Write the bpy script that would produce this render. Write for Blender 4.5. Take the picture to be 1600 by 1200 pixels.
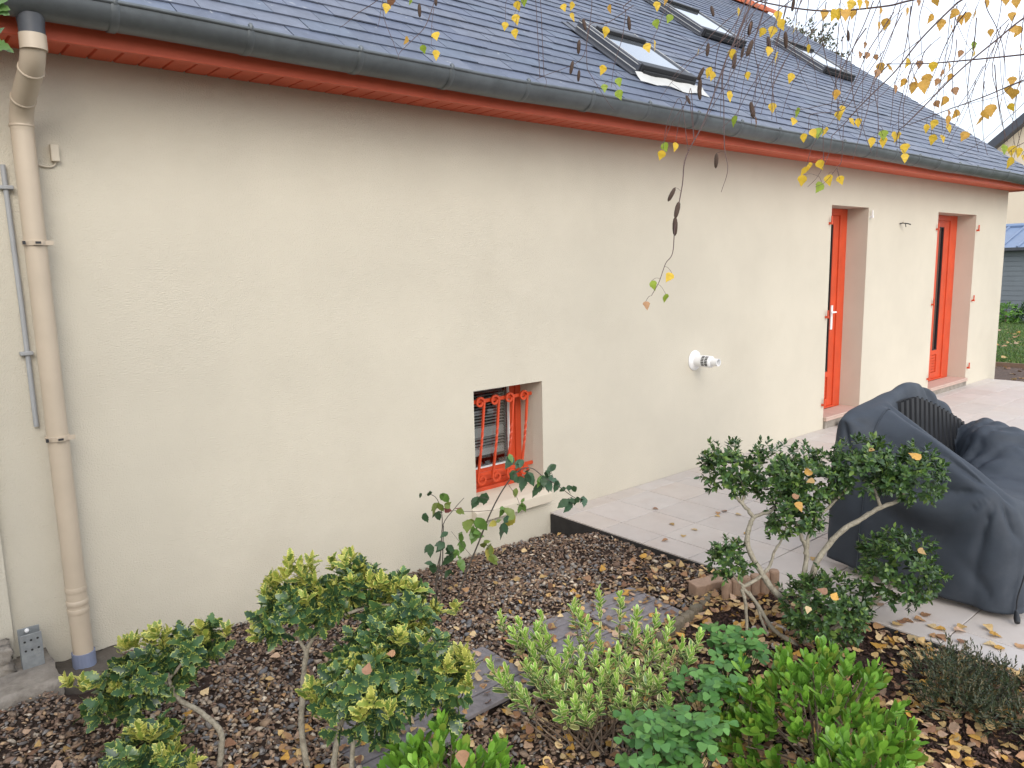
import bpy, math, random
import numpy as np
from mathutils import Vector, Matrix
rng = np.random.default_rng(7)
random.seed(7)
for o in list(bpy.data.objects): bpy.data.objects.remove(o)
SC = bpy.context.scene
COL = SC.collection
R = math.radians

# ---------------------------------------------------------------- camera
YAW, PITCH, ROLL = 0.70190, 0.15274, -0.02152
CAM = np.array([0.0, -3.7508, 1.7118])
FPX = 1176.76                       # focal length in pixels of a 1600 px wide frame
_f = np.array([math.sin(YAW)*math.cos(PITCH), math.cos(YAW)*math.cos(PITCH), -math.sin(PITCH)])
_r0 = np.array([math.cos(YAW), -math.sin(YAW), 0.0]); _u0 = np.cross(_r0, _f)
_r = math.cos(ROLL)*_r0 + math.sin(ROLL)*_u0
_u = -math.sin(ROLL)*_r0 + math.cos(ROLL)*_u0
cam = bpy.data.objects.new('camera', bpy.data.cameras.new('camera'))
COL.objects.link(cam)
cam.data.sensor_width = 36.0
cam.data.lens = FPX/1600*36.0
cam.data.clip_start = 0.05; cam.data.clip_end = 600
M = Matrix(((_r[0], _u[0], -_f[0], CAM[0]), (_r[1], _u[1], -_f[1], CAM[1]), (_r[2], _u[2], -_f[2], CAM[2]), (0, 0, 0, 1)))
cam.matrix_world = M
SC.camera = cam

# ---------------------------------------------------------------- sky and sun (overcast)
SUN_EL, SUN_AZ = R(34), R(205)      # azimuth clockwise from +y
W = bpy.data.worlds.new('World'); SC.world = W; W.use_nodes = True
nt = W.node_tree; nt.nodes.clear()
wo = nt.nodes.new('ShaderNodeOutputWorld'); bg = nt.nodes.new('ShaderNodeBackground')
sky = nt.nodes.new('ShaderNodeTexSky'); sky.sky_type = 'NISHITA'; sky.sun_disc = False
sky.sun_elevation = SUN_EL; sky.sun_rotation = SUN_AZ; sky.dust_density = 3.0; sky.air_density = 1.2
mx = nt.nodes.new('ShaderNodeMix'); mx.data_type = 'RGBA'; mx.inputs[0].default_value = 0.78
mx.inputs[7].default_value = (7.6, 8.05, 8.9, 1)     # even bright cloud layer
cn = nt.nodes.new('ShaderNodeTexNoise'); cn.inputs['Scale'].default_value = 2.2; cn.inputs['Detail'].default_value = 5
cr = nt.nodes.new('ShaderNodeMapRange'); cr.inputs[1].default_value = .36; cr.inputs[2].default_value = .62
cr.inputs[3].default_value = .45; cr.inputs[4].default_value = .92
nt.links.new(cn.outputs['Fac'], cr.inputs[0]); nt.links.new(cr.outputs[0], mx.inputs[0])
nt.links.new(sky.outputs[0], mx.inputs[6]); nt.links.new(mx.outputs[2], bg.inputs[0])
bg.inputs[1].default_value = 0.12
nt.links.new(bg.outputs[0], wo.inputs[0])
sl = bpy.data.lights.new('sun', 'SUN'); sl.energy = 1.0; sl.angle = R(35); sl.color = (1, .96, .9)
so = bpy.data.objects.new('sun', sl); COL.objects.link(so)
sd = Vector((math.sin(SUN_AZ)*math.cos(SUN_EL), math.cos(SUN_AZ)*math.cos(SUN_EL), math.sin(SUN_EL)))
so.rotation_euler = sd.to_track_quat('Z', 'Y').to_euler(); so.location = (2, -8, 9)
SC.view_settings.view_transform = 'Standard'; SC.view_settings.look = 'None'
SC.view_settings.gamma = 1.0; SC.view_settings.use_curve_mapping = False
SC.view_settings.exposure = 0.9

# ---------------------------------------------------------------- helpers
def at(px, py, d):
    """a point at camera depth d metres"""
    return CAM + d*(_f + _r*((px-800)/FPX) - _u*((py-600)/FPX))
def proj(P):
    P = np.atleast_2d(P) - CAM
    z = P@_f; zz = np.maximum(z, 1e-3)
    return 800+FPX*(P@_r)/zz, 600-FPX*(P@_u)/zz, z

def nd(t, kind, **kw):
    n = t.nodes.new(kind)
    for k, v in kw.items(): n.inputs[k].default_value = v
    return n
def mat(name, col, rough=.6, var=.12, vs=6., bump=0., bs=120., bd=.004, metal=0., spec=.5, attr=False,
        trans=0., var2=None, edge=None, detail=4., spots=None, stain=None):
    m = bpy.data.materials.new(name); m.use_nodes = True
    t = m.node_tree; b = t.nodes['Principled BSDF']; L = t.links
    b.inputs['Roughness'].default_value = rough; b.inputs['Metallic'].default_value = metal
    b.inputs['Specular IOR Level'].default_value = spec
    geo = nd(t, 'ShaderNodeNewGeometry')
    P = geo.outputs['Position']
    if attr:
        a = nd(t, 'ShaderNodeAttribute'); a.attribute_name = 'Col'; c0 = a.outputs['Color']
    else:
        rgb = nd(t, 'ShaderNodeRGB'); rgb.outputs[0].default_value = (*col, 1); c0 = rgb.outputs[0]
    if edge is not None:            # variegated margin; attribute alpha runs 0 at the midrib to 1 at the margin
        n2 = nd(t, 'ShaderNodeTexNoise', Scale=edge[2]); L.new(P, n2.inputs['Vector'])
        ad = nd(t, 'ShaderNodeMath'); ad.operation = 'MULTIPLY_ADD'; ad.inputs[1].default_value = edge[3]
        L.new(n2.outputs['Fac'], ad.inputs[0]); L.new(a.outputs['Alpha'], ad.inputs[2])
        st = nd(t, 'ShaderNodeMapRange'); st.inputs[1].default_value = edge[1]; st.inputs[2].default_value = edge[1]+.16
        L.new(ad.outputs[0], st.inputs[0])
        me = nd(t, 'ShaderNodeMix'); me.data_type = 'RGBA'
        L.new(st.outputs[0], me.inputs[0]); L.new(c0, me.inputs[6])
        # margin tint scales with the leaf's own colour a little
        me.inputs[7].default_value = (*edge[0], 1)
        c0 = me.outputs[2]
    n = nd(t, 'ShaderNodeTexNoise', Scale=vs, Detail=detail, Roughness=.6); L.new(P, n.inputs['Vector'])
    mr = nd(t, 'ShaderNodeMapRange'); mr.inputs[1].default_value = .25; mr.inputs[2].default_value = .75
    mr.inputs[3].default_value = 1-var; mr.inputs[4].default_value = 1+var
    L.new(n.outputs['Fac'], mr.inputs[0])
    mm = nd(t, 'ShaderNodeMix'); mm.data_type = 'RGBA'; mm.blend_type = 'MULTIPLY'; mm.inputs[0].default_value = 1
    L.new(c0, mm.inputs[6]); L.new(mr.outputs[0], mm.inputs[7]); c = mm.outputs[2]
    if stain:                       # (colour, scale, lo, hi, amount)
        ns = nd(t, 'ShaderNodeTexNoise', Scale=stain[1], Detail=6., Roughness=.65); L.new(P, ns.inputs['Vector'])
        ms = nd(t, 'ShaderNodeMapRange'); ms.inputs[1].default_value = stain[2]; ms.inputs[2].default_value = stain[3]
        ms.inputs[4].default_value = stain[4]; L.new(ns.outputs['Fac'], ms.inputs[0])
        mk = nd(t, 'ShaderNodeMix'); mk.data_type = 'RGBA'; mk.inputs[7].default_value = (*stain[0], 1)
        L.new(ms.outputs[0], mk.inputs[0]); L.new(c, mk.inputs[6]); c = mk.outputs[2]
    L.new(c, b.inputs['Base Color'])
    if bump:
        nb = nd(t, 'ShaderNodeTexNoise', Scale=bs, Detail=3., Roughness=.6); L.new(P, nb.inputs['Vector'])
        bp = nd(t, 'ShaderNodeBump', Strength=bump, Distance=bd); L.new(nb.outputs['Fac'], bp.inputs['Height'])
        L.new(bp.outputs[0], b.inputs['Normal'])
    if trans:
        tr = nd(t, 'ShaderNodeBsdfTranslucent'); L.new(c, tr.inputs[0])
        ms = nd(t, 'ShaderNodeMixShader'); ms.inputs[0].default_value = trans
        L.new(b.outputs[0], ms.inputs[1]); L.new(tr.outputs[0], ms.inputs[2])
        L.new(ms.outputs[0], t.nodes['Material Output'].inputs[0])
    return m

def mesh(name, v, f, m=None, col=None, smooth=False):
    me = bpy.data.meshes.new(name)
    v = np.asarray(v, dtype=np.float32)
    if isinstance(f, np.ndarray):
        n, k = f.shape
        me.vertices.add(len(v)); me.vertices.foreach_set('co', v.ravel())
        me.loops.add(n*k); me.loops.foreach_set('vertex_index', f.astype(np.int32).ravel())
        me.polygons.add(n); me.polygons.foreach_set('loop_start', np.arange(0, n*k, k, dtype=np.int32))
        me.update(calc_edges=True)
    else:
        me.from_pydata([tuple(map(float, q)) for q in v], [], [tuple(map(int, q)) for q in f]); me.update()
    if col is not None:
        a = me.attributes.new('Col', 'FLOAT_COLOR', 'POINT')
        a.data.foreach_set('color', np.asarray(col, dtype=np.float32).ravel())
    if m: me.materials.append(m)
    if smooth: me.polygons.foreach_set('use_smooth', [True]*len(me.polygons))
    return me
def link(name, me, parent=None, loc=None):
    o = bpy.data.objects.new(name, me); COL.objects.link(o)
    if parent: o.parent = parent
    if loc is not None: o.location = loc
    return o
def empty(name, loc=(0, 0, 0)):
    o = bpy.data.objects.new(name, None); COL.objects.link(o); o.location = loc; o.empty_display_size = .1
    return o
def tag(o, label=None, cat=None, group=None, kind=None):
    if label: o['label'] = label
    if cat: o['category'] = cat
    if group: o['group'] = group
    if kind: o['kind'] = kind
    return o
def bevel(o, w=.004, seg=2):
    b = o.modifiers.new('bevel', 'BEVEL'); b.width = w; b.segments = seg; b.limit_method = 'ANGLE'; b.angle_limit = R(40)
    return o

class MB:
    """collects shapes, links them as one mesh; world coordinates, made local to the parent's origin"""
    def __init__(s): s.v = []; s.f = []
    def add(s, v, f):
        b = len(s.v); s.v += [tuple(map(float, q)) for q in v]; s.f += [tuple(int(i)+b for i in q) for q in f]; return s
    def box(s, x0, x1, y0, y1, z0, z1, rot=None, c=None):
        v = [(x, y, z) for z in (z0, z1) for y in (y0, y1) for x in (x0, x1)]
        if rot is not None:
            c = Vector(c if c is not None else ((x0+x1)/2, (y0+y1)/2, (z0+z1)/2)); v = [rot@(Vector(q)-c)+c for q in v]
        return s.add(v, [(0, 2, 3, 1), (4, 5, 7, 6), (0, 1, 5, 4), (2, 6, 7, 3), (0, 4, 6, 2), (1, 3, 7, 5)])
    def obox(s, o, ax, ay, az, sx, sy, sz):
        """box from origin o along unit axes"""
        o, ax, ay, az = map(np.array, (o, ax, ay, az))
        v = [o+ax*(i*sx)+ay*(j*sy)+az*(k*sz) for k in (0, 1) for j in (0, 1) for i in (0, 1)]
        return s.add(v, [(0, 2, 3, 1), (4, 5, 7, 6), (0, 1, 5, 4), (2, 6, 7, 3), (0, 4, 6, 2), (1, 3, 7, 5)])
    def tube(s, pts, rad, n=8, cap=True, prof=None, twist=None):
        P = np.array(pts, float); m = len(P)
        rad = np.full(m, rad) if np.isscalar(rad) else np.asarray(rad, float)
        T = np.gradient(P, axis=0); T /= np.linalg.norm(T, axis=1)[:, None]+1e-12
        a = np.array([0, 0, 1.]) if abs(T[0][2]) < .9 else np.array([1., 0, 0])
        N = np.cross(T[0], a); N /= np.linalg.norm(N); V = []
        for i in range(m):
            N = N-T[i]*(N@T[i]); N /= np.linalg.norm(N); B = np.cross(T[i], N)
            tw = 0 if twist is None else twist[i]
            for k in range(n):
                an = 2*math.pi*k/n+tw+(math.pi/4 if n == 4 else 0)
                V.append(P[i]+rad[i]*(math.cos(an)*N+math.sin(an)*B))
        F = [(i*n+k, i*n+(k+1) % n, (i+1)*n+(k+1) % n, (i+1)*n+k) for i in range(m-1) for k in range(n)]
        if cap:
            V += V[:n]+V[(m-1)*n:m*n]; F += [tuple(range(m*n, m*n+n))[::-1], tuple(range(m*n+n, m*n+2*n))]
        return s.add(V, F)
    def lathe(s, prof, c, ax=(0, 0, 1), n=20):
        ax = Vector(ax).normalized(); q = Vector((0, 0, 1)).rotation_difference(ax); c = Vector(c)
        V = [c+q@Vector((r*math.cos(2*math.pi*k/n), r*math.sin(2*math.pi*k/n), h)) for r, h in prof for k in range(n)]
        F = [(i*n+k, i*n+(k+1) % n, (i+1)*n+(k+1) % n, (i+1)*n+k) for i in range(len(prof)-1) for k in range(n)]
        q_ = len(V); V += V[:n]+V[q_-n:q_]; F += [tuple(range(q_, q_+n))[::-1], tuple(range(q_+n, q_+2*n))]
        return s.add(V, F)
    def prism(s, poly, y0, y1):
        """polygon in x-z extruded along y"""
        n = len(poly); V = [(x, y0, z) for x, z in poly]+[(x, y1, z) for x, z in poly]
        F = [tuple(range(n)), tuple(range(2*n-1, n-1, -1))]+[(k, n+k, n+(k+1) % n, (k+1) % n) for k in range(n)]
        return s.add(V, F)
    def build(s, name, m, parent=None, smooth=False, bev=0):
        v = np.array(s.v)
        if parent is not None:
            mw = np.array(origin(parent)); v = v-mw
        o = link(name, mesh(name, v, s.f, m, smooth=smooth), parent)
        if smooth:
            for p_ in o.data.polygons: p_.use_smooth = len(p_.vertices) <= 4
        if bev: bevel(o, bev)
        return o
def origin(o):
    p = Vector((0, 0, 0))
    while o is not None: p = p+o.location; o = o.parent
    return p
def cr_spline(P, n):
    """Catmull-Rom through the rows of P, n samples per segment"""
    P = np.asarray(P, float); Q = np.vstack([2*P[:1]-P[1:2], P, 2*P[-1:]-P[-2:-1]]); out = []
    for i in range(1, len(Q)-2):
        for t in np.arange(n)/n:
            a, b, c, d = Q[i-1:i+3]
            out.append(.5*((2*b)+(-a+c)*t+(2*a-5*b+4*c-d)*t*t+(-a+3*b-3*c+d)*t**3))
    out.append(P[-1]); return np.array(out)

# ---------------------------------------------------------------- materials
MT = dict(
    wall=mat('wall_render', (.565, .522, .43), .92, .06, 1.3, .75, 150., .006, spec=.2, stain=((.46, .41, .32), 1.1, .54, .80, .28)),
    wall2=mat('neighbour_render', (.72, .60, .45), .9, .04, 1., .2, 100.),
    sillm=mat('sill_paint', (.57, .51, .41), .7, .05, 8., .2, 200., .002),
    orange=mat('orange_paint', (.55, .064, .019), .45, .14, 5., .15, 40., .003, stain=((.40, .07, .035), 14., .58, .75, .4)),
    soffit=mat('soffit_paint', (.66, .115, .052), .5, .08, 7., .08, 80., .002),
    zinc=mat('zinc', (.13, .145, .155), .48, .22, 5., .06, 30., .003, metal=.55, stain=((.08, .09, .092), 9., .5, .7, .5)),
    zincd=mat('zinc_dark', (.06, .065, .075), .5, .2, 14.),
    slate=mat('slate', (1, 1, 1), .5, .2, 14., .3, 60., .003, spec=.38, attr=True, stain=((.40, .41, .39), 24., .64, .70, .6)),
    under=mat('roof_felt', (.02, .02, .022), .9),
    terra=mat('ridge_terracotta', (.50, .13, .055), .8, .2, 9., .3, 50., .004),
    pvc=mat('beige_pvc', (.48, .40, .305), .42, .07, 5., .03, 30.),
    pvcgrey=mat('grey_pvc', (.33, .34, .35), .5, .1, 10.),
    pvcblue=mat('blue_grey_pvc', (.20, .23, .33), .5, .1, 10.),
    galv=mat('galvanised_steel', (.30, .32, .33), .5, .25, 25., .05, 40., metal=.55, stain=((.5, .5, .48), 20., .6, .75, .5)),
    whitep=mat('white_plastic', (.80, .80, .80), .4, .02),
    black=mat('black_plastic', (.02, .02, .022), .5, .1),
    glass=mat('window_glass', (.012, .012, .014), .04, .0, spec=.6),
    skyglass=mat('skylight_glass', (.30, .33, .36), .03, .0, spec=1., metal=.75),
    blind=mat('blind_slat', (.72, .72, .72), .5, .04),
    frameg=mat('skylight_metal', (.10, .105, .12), .4, .12, 8., metal=.4),
    lead=mat('apron_flashing', (.52, .52, .50), .6, .1, 8.),
    conc=mat('concrete', (.27, .24, .205), .9, .2, 12., .6, 60., .01, stain=((.12, .10, .08), 9., .5, .68, .7)),
    concd=mat('wet_concrete', (.10, .085, .07), .7, .25, 10., .5, 60., .008, stain=((.22, .2, .17), 14., .6, .75, .5)),
    terr=mat('terrace_tile', (1, 1, 1), .52, .06, 7., .2, 40., .002, attr=True, stain=((.42, .33, .28), 4., .5, .72, .35)),
    grout=mat('tile_grout', (.30, .22, .17), .9, .15, 10.),
    membrane=mat('dark_membrane', (.025, .023, .022), .8, .3, 12., .4, 40.),
    stepm=mat('step_tile', (.48, .35, .29), .6, .08, 10.),
    soil=mat('soil', (.045, .026, .018), .95, .35, 25., .9, 70., .02),
    mulch=mat('mulch', (.055, .028, .02), .95, .4, 60., 1., 120., .02),
    chips=mat('stone_chips', (1, 1, 1), .85, .2, 60., .3, 200., .002, attr=True),
    leafdry=mat('dry_leaf', (1, 1, 1), .6, .18, 80., .3, 150., .003, attr=True, trans=.12),
    deck=mat('deck_wood', (.20, .185, .195), .75, .25, 30., .5, 90., .004, stain=((.2, .19, .19), 22., .55, .75, .5)),
    block=mat('edging_concrete', (.35, .235, .165), .9, .15, 20., .5, 90., .006, stain=((.16, .11, .08), 12., .55, .75, .5)),
    blockm=mat('mossy_edging', (.15, .125, .09), .9, .25, 20., .6, 70., .008, stain=((.08, .09, .04), 12., .5, .7, .5)),
    pebble=mat('white_pebble', (.55, .52, .48), .7, .12, 20., .3, 60.),
    bark=mat('grey_bark', (.30, .27, .21), .9, .3, 40., .7, 90., .006, stain=((.14, .11, .08), 60., .5, .65, .6)),
    bark2=mat('brown_bark', (.17, .12, .085), .9, .3, 40., .6, 90., .005, stain=((.3, .28, .22), 40., .52, .7, .6)),
    twigm=mat('birch_twig', (.075, .042, .038), .6, .25, 60.),
    birchbark=mat('birch_bark', (.62, .58, .52), .8, .2, 8., .4, 40., .006, stain=((.05, .045, .04), 9., .58, .64, .9)),
    catkin=mat('catkin', (.07, .043, .03), .85, .4, 300., .8, 400., .003),
    rosestem=mat('rose_stem', (.06, .05, .04), .5, .3, 40.),
    privet=mat('privet_leaf', (1, 1, 1), .36, .15, 30., attr=True, trans=.12),
    greenleaf=mat('shrub_leaf', (1, 1, 1), .42, .15, 30., attr=True, trans=.22),
    birchleaf=mat('birch_leaf', (1, 1, 1), .5, .18, 50., attr=True, trans=.4),
    holly=mat('variegated_leaf', (1, 1, 1), .33, .15, 40., attr=True, trans=.12, edge=((.34, .40, .09), 1.56, 60., 1.6)),
    hollyy=mat('yellow_shoot_leaf', (1, 1, 1), .36, .15, 40., attr=True, trans=.18, edge=((.60, .58, .15), 1.2, 60., 1.3)),
    hebe=mat('cream_edged_leaf', (1, 1, 1), .4, .12, 40., attr=True, trans=.18, edge=((.70, .72, .32), .92, 90., .6)),
    coverm=mat('cover_fabric', (.040, .049, .063), .62, .12, 7., .25, 500., .0015, spec=.3, stain=((.075, .085, .10), 5., .5, .75, .5)),
    slatb=mat('black_slat', (.012, .013, .016), .5, .15, 20.),
    wood=mat('pale_wood', (.42, .24, .10), .7, .2, 20.),
    shedw=mat('shed_cladding', (.17, .19, .21), .6, .08, 4.),
    shedr=mat('shed_roof_metal', (.22, .29, .42), .4, .08, 3., metal=.3),
    lawnm=mat('lawn', (.055, .095, .022), .9, .35, 12., .6, 60., .02),
    grassm=mat('grass_blade', (1, 1, 1), .6, .2, 10., attr=True, trans=.25),
    farsoil=mat('far_bed_soil', (.10, .066, .05), .95, .35, 14., .8, 40., .03),
    board=mat('edging_board', (.20, .13, .09), .85, .2, 10.),
    groundm=mat('ground_earth', (.08, .065, .04), .95, .3, .8, .4, 5., .05),
    dark=mat('dark_room', (.02, .02, .02), .9),
)

# ================================================================= SETTING
def sheet(name, x0, x1, y0, y1, z, m):
    o = link(name, mesh(name, [(x0, y0, z), (x1, y0, z), (x1, y1, z), (x0, y1, z)], [(0, 1, 2, 3)], m))
    return tag(o, kind='structure')
sheet('ground', -220, 260, -220, 260, -.32, MT['groundm'])

def zg(x, y):
    x = np.asarray(x, float); y = np.asarray(y, float)
    a = np.interp(x, [-1, .38, .46, .75, 1.2, 2.1, 3.5], [.05, .05, -.04, -.045, -.08, -.105, -.15])
    w = np.clip((-y-.15)/.8, 0, 1)
    n = .010*np.sin(3.1*x+1.3*y)+.008*np.sin(7.3*y-2.2*x+1)+.006*np.sin(13*x+9*y)
    rb = np.clip((x-2.5)/.4, 0, 1)*np.clip((-y-1.5)/.25, 0, 1)
    te = np.clip((x-3.05)/.4, 0, 1)*np.clip((-y-.05)/.42, 0, 1)
    lowz = np.interp(x, [.3, .40, .50, .7, 1.3], [.05, .04, -.035, -.055, -.125])
    q = a*(1-w)+lowz*w+n*np.clip(-y/.3, 0, 1)+.045*rb
    return q*(1-te)+(-.032+.4*n)*te
gx = np.linspace(-6, 3.5, 191); gy = np.linspace(-7, .05, 142)
X, Y = np.meshgrid(gx, gy); Z = zg(X, Y)-.012
nx, ny = len(gx), len(gy)
idx = np.arange(nx*ny).reshape(ny, nx)
F = np.stack([idx[:-1, :-1], idx[:-1, 1:], idx[1:, 1:], idx[1:, :-1]], -1).reshape(-1, 4)
o = link('garden_bed', mesh('garden_bed', np.stack([X, Y, Z], -1).reshape(-1, 3), F, MT['soil'], smooth=True)); tag(o, kind='structure')

# ---- terrace with its tiles
TX0, TX1, TY0, TY1, TP = 3.5, 12.1, -6.3, 0.0, .345
tb = MB(); tb.box(TX0+.012, TX1, TY0, TY1-.004, -.30, -.010)
terrace = tb.build('terrace', MT['grout']); tag(terrace, kind='structure')
eb = MB(); eb.box(TX0-.004, TX0+.010, TY0, -.006, -.28, -.013)
eb.build('terrace_edge', MT['membrane'], terrace)
xs = [TX0]+[3.70+TP*i for i in range(26) if 3.70+TP*i < TX1-.02]+[TX1]
ys = [TY1]+[-.145-TP*i for i in range(30) if -.145-TP*i > TY0+.02]+[TY0]
tiles = []
for i in range(len(xs)-1):
    for j in range(len(ys)-1):
        tiles.append((xs[i], xs[i+1], ys[j+1], ys[j]))
g = .0024
TCOL = [np.array([.50, .455, .42])*k+np.array([a, 0, b]) for k, a, b in [(1, 0, 0), (.97, .006, 0), (1.03, 0, .006), (.985, .008, -.006), (1.015, -.006, .008), (.95, .0, .005)]]
def tile_vf(x0, x1, y0, y1, h=0., cx=0., cy=0.):
    b = .002; zt = h; zb = -.0095
    v = [(x0+g, y0+g, zb), (x1-g, y0+g, zb), (x1-g, y1-g, zb), (x0+g, y1-g, zb),
         (x0+g, y0+g, zt-b), (x1-g, y0+g, zt-b), (x1-g, y1-g, zt-b), (x0+g, y1-g, zt-b),
         (x0+g+b, y0+g+b, zt), (x1-g-b, y0+g+b, zt), (x1-g-b, y1-g-b, zt), (x0+g+b, y1-g-b, zt)]
    v = [(a-cx, c_-cy, e) for a, c_, e in v]
    f = [(8, 9, 10, 11)]+[(k, (k+1) % 4, 4+(k+1) % 4, 4+k) for k in range(4)]+[(4+k, 4+(k+1) % 4, 8+(k+1) % 4, 8+k) for k in range(4)]
    return v, f
cent = np.array([((a+b)/2, (c_+d)/2, 0) for a, b, c_, d in tiles])
ppx, ppy, pz = proj(cent)
vis = (pz > .3) & (ppx > -80) & (ppx < 1690) & (ppy < 1300)
order = np.argsort(np.where(vis, pz, 1e3)); near = set(order[:min(298, int(vis.sum()))].tolist())
cache = {}; rest = MB(); restc = []
for i, t in enumerate(tiles):
    k = int(rng.integers(len(TCOL))); w_, h_ = round(t[1]-t[0], 3), round(t[3]-t[2], 3)
    if i in near:
        key = (w_, h_, k)
        if key not in cache:
            v, f = tile_vf(-w_/2, w_/2, -h_/2, h_/2); cache[key] = mesh('tile', v, f, MT['terr'], col=[(*TCOL[k], 1)]*12)
        o = link('tile', cache[key], terrace, (cent[i][0], cent[i][1], rng.normal(0, .0006)))
    else:
        v, f = tile_vf(*t); rest.add(v, f); restc += [(*TCOL[k], 1)]*12
o = link('tile_field', mesh('tile_field', rest.v, rest.f, MT['terr'], col=restc), terrace); tag(o, kind='stuff')

# ---- beyond the terrace
fb = MB(); fb.box(12.1, 14.5, -9, 14, -.3, -.115); o = fb.build('far_bed', MT['farsoil']); tag(o, kind='structure')
lb = MB(); lb.box(14.56, 60, -30, 40, -.3, -.08); o = lb.build('lawn', MT['lawnm']); tag(o, kind='structure')
eb = MB(); eb.box(14.5, 14.54, -6, 10, -.3, -.045)
tag(eb.build('edging_board', MT['board']), 'low brown board edging between lawn and far flower bed', 'edging')

# ================================================================= HOUSE
house = empty('house', (5, 0, 0)); tag(house, 'cream rendered house with slate roof, red soffit and orange doors', 'house')
HX0, HX1, HB, ZT = -3.2, 12.41, 8.2, 2.635
WIN = (2.85, 3.44, .15, .945); D1 = (7.365, 8.16, .10, 2.262); D2 = (10.0, 11.25, .085, 2.272)
RV = .225
wb = MB()
cx_ = [HX0, WIN[0], WIN[1], D1[0], D1[1], D2[0], D2[1], HX1]
for i in range(7):
    x0, x1 = cx_[i], cx_[i+1]
    op = {1: WIN, 3: D1, 5: D2}.get(i)
    zs = [(-.4, ZT+.06)] if op is None else [(-.4, op[2]), (op[3], ZT+.06)]
    for z0, z1 in zs:
        wb.add([(x0, 0, z0), (x1, 0, z0), (x1, 0, z1), (x0, 0, z1)], [(0, 1, 2, 3)])
    if op:
        x0, x1, z0, z1 = op
        wb.add([(x0, 0, z0), (x0, RV+.15, z0), (x0, RV+.15, z1), (x0, 0, z1)], [(0, 1, 2, 3)])
        wb.add([(x1, 0, z0), (x1, RV+.15, z0), (x1, RV+.15, z1), (x1, 0, z1)], [(3, 2, 1, 0)])
        wb.add([(x0, 0, z1), (x1, 0, z1), (x1, RV+.15, z1), (x0, RV+.15, z1)], [(0, 1, 2, 3)])
        wb.add([(x0, 0, z0), (x1, 0, z0), (x1, RV+.15, z0), (x0, RV+.15, z0)], [(3, 2, 1, 0)])
SL = .745; RC = math.sqrt(1+SL*SL); EY, EZ = -.36, 2.77
RIDGE_Y = 4.12; RIDGE_Z = EZ+SL*(RIDGE_Y-EY)
for xg in (HX0, HX1):
    wb.add([(xg, 0, -.4), (xg, HB, -.4), (xg, HB, 2.9), (xg, RIDGE_Y, RIDGE_Z-.1), (xg, 0, 2.9)], [(0, 1, 2, 3, 4)])
wb.add([(HX0, HB, -.4), (HX1, HB, -.4), (HX1, HB, 2.9), (HX0, HB, 2.9)], [(3, 2, 1, 0)])
wall = wb.build('wall', MT['wall'], house)
# slightly proud strip of the wall at the left end
pb = MB(); pb.box(HX0, .31, -.03, .02, -.35, ZT-.002); pb.build('wall_pier', MT['wall'], house)
# dark room behind the openings
for op in (WIN, D1, D2):
    x0, x1, z0, z1 = op
    MB().box(x0-.4, x1+.4, RV+.5, RV+1.6, z0-.3, z1+.2).build('interior', MT['dark'], house)

# ---- roof
roofm = MB()
ex = (-3.4, 12.68)
dn = .03
A = (EY-.02, EZ-.012-SL*.02); B_ = (RIDGE_Y, RIDGE_Z-.012); C_ = (2*RIDGE_Y+.46, EZ-.1)
roofm.add([(ex[0], *A), (ex[1], *A), (ex[1], *B_), (ex[0], *B_)], [(0, 1, 2, 3)])
roofm.add([(ex[0], *B_), (ex[1], *B_), (ex[1], *C_), (ex[0], *C_)], [(0, 1, 2, 3)])
roof = roofm.build('roof', MT['under'], house)
SW, SE = .25, .141
nrow = int((RIDGE_Y-EY)*RC/SE)+1
SCOL = [np.array(c)*np.array([.80, .88, 1.0]) for c in [(.115, .125, .155), (.125, .135, .17), (.10, .11, .14), (.135, .14, .165), (.12, .135, .165), (.105, .115, .15), (.145, .15, .175), (.11, .12, .145)]]
upv = np.array([0, 1/RC, SL/RC]); nrm = np.array([0, -SL/RC, 1/RC]); xv = np.array([1., 0, 0])
SKY = [(4.44, 5.08, .50, 1.27, .10), (7.2, 7.98, 2.30, 3.26, .10), (9.82, 10.6, 2.28, 3.2, .10)]
slates = []
for r in range(nrow):
    l = -.05+r*SE; off = (r % 2)*SW/2
    x = ex[0]-off
    while x < ex[1]-.01:
        x0, x1 = max(x, ex[0]), min(x+SW, ex[1])
        lc = l+SE/2
        if x1-x0 > .02 and not any(a+.02 < (x0+x1)/2 < b-.02 and l0 < lc < l1 for a, b, l0, l1, h in SKY):
            slates.append((x0, x1, l))
        x += SW
def slate_v(w, hl=SE*1.75, th=.0065):
    hl_ = hl; lo = .017; hi = .004
    e = .0016
    b = [(-w/2+e, 0, lo-th), (w/2-e, 0, lo-th), (w/2-e, hl_, hi-th), (-w/2+e, hl_, hi-th)]
    t_ = [(-w/2+e, 0, lo), (w/2-e, 0, lo), (w/2-e, hl_, hi), (-w/2+e, hl_, hi)]
    return b+t_, [(4, 5, 6, 7), (0, 1, 5, 4), (1, 2, 6, 5), (2, 3, 7, 6), (3, 0, 4, 7)]
cs = np.array([np.array([(a+b)/2, EY, EZ])+upv*l for a, b, l in slates])
ppx, ppy, pz = proj(cs)
vis = (pz > .3) & (ppx > -60) & (ppx < 1680) & (ppy > -40)
order = np.argsort(np.where(vis, pz, 1e3)); near = set(order[:299].tolist())
cache = {}; rest = MB(); restc = []
RM = Matrix((xv, upv, nrm)).transposed()
req = RM.to_euler()
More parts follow.
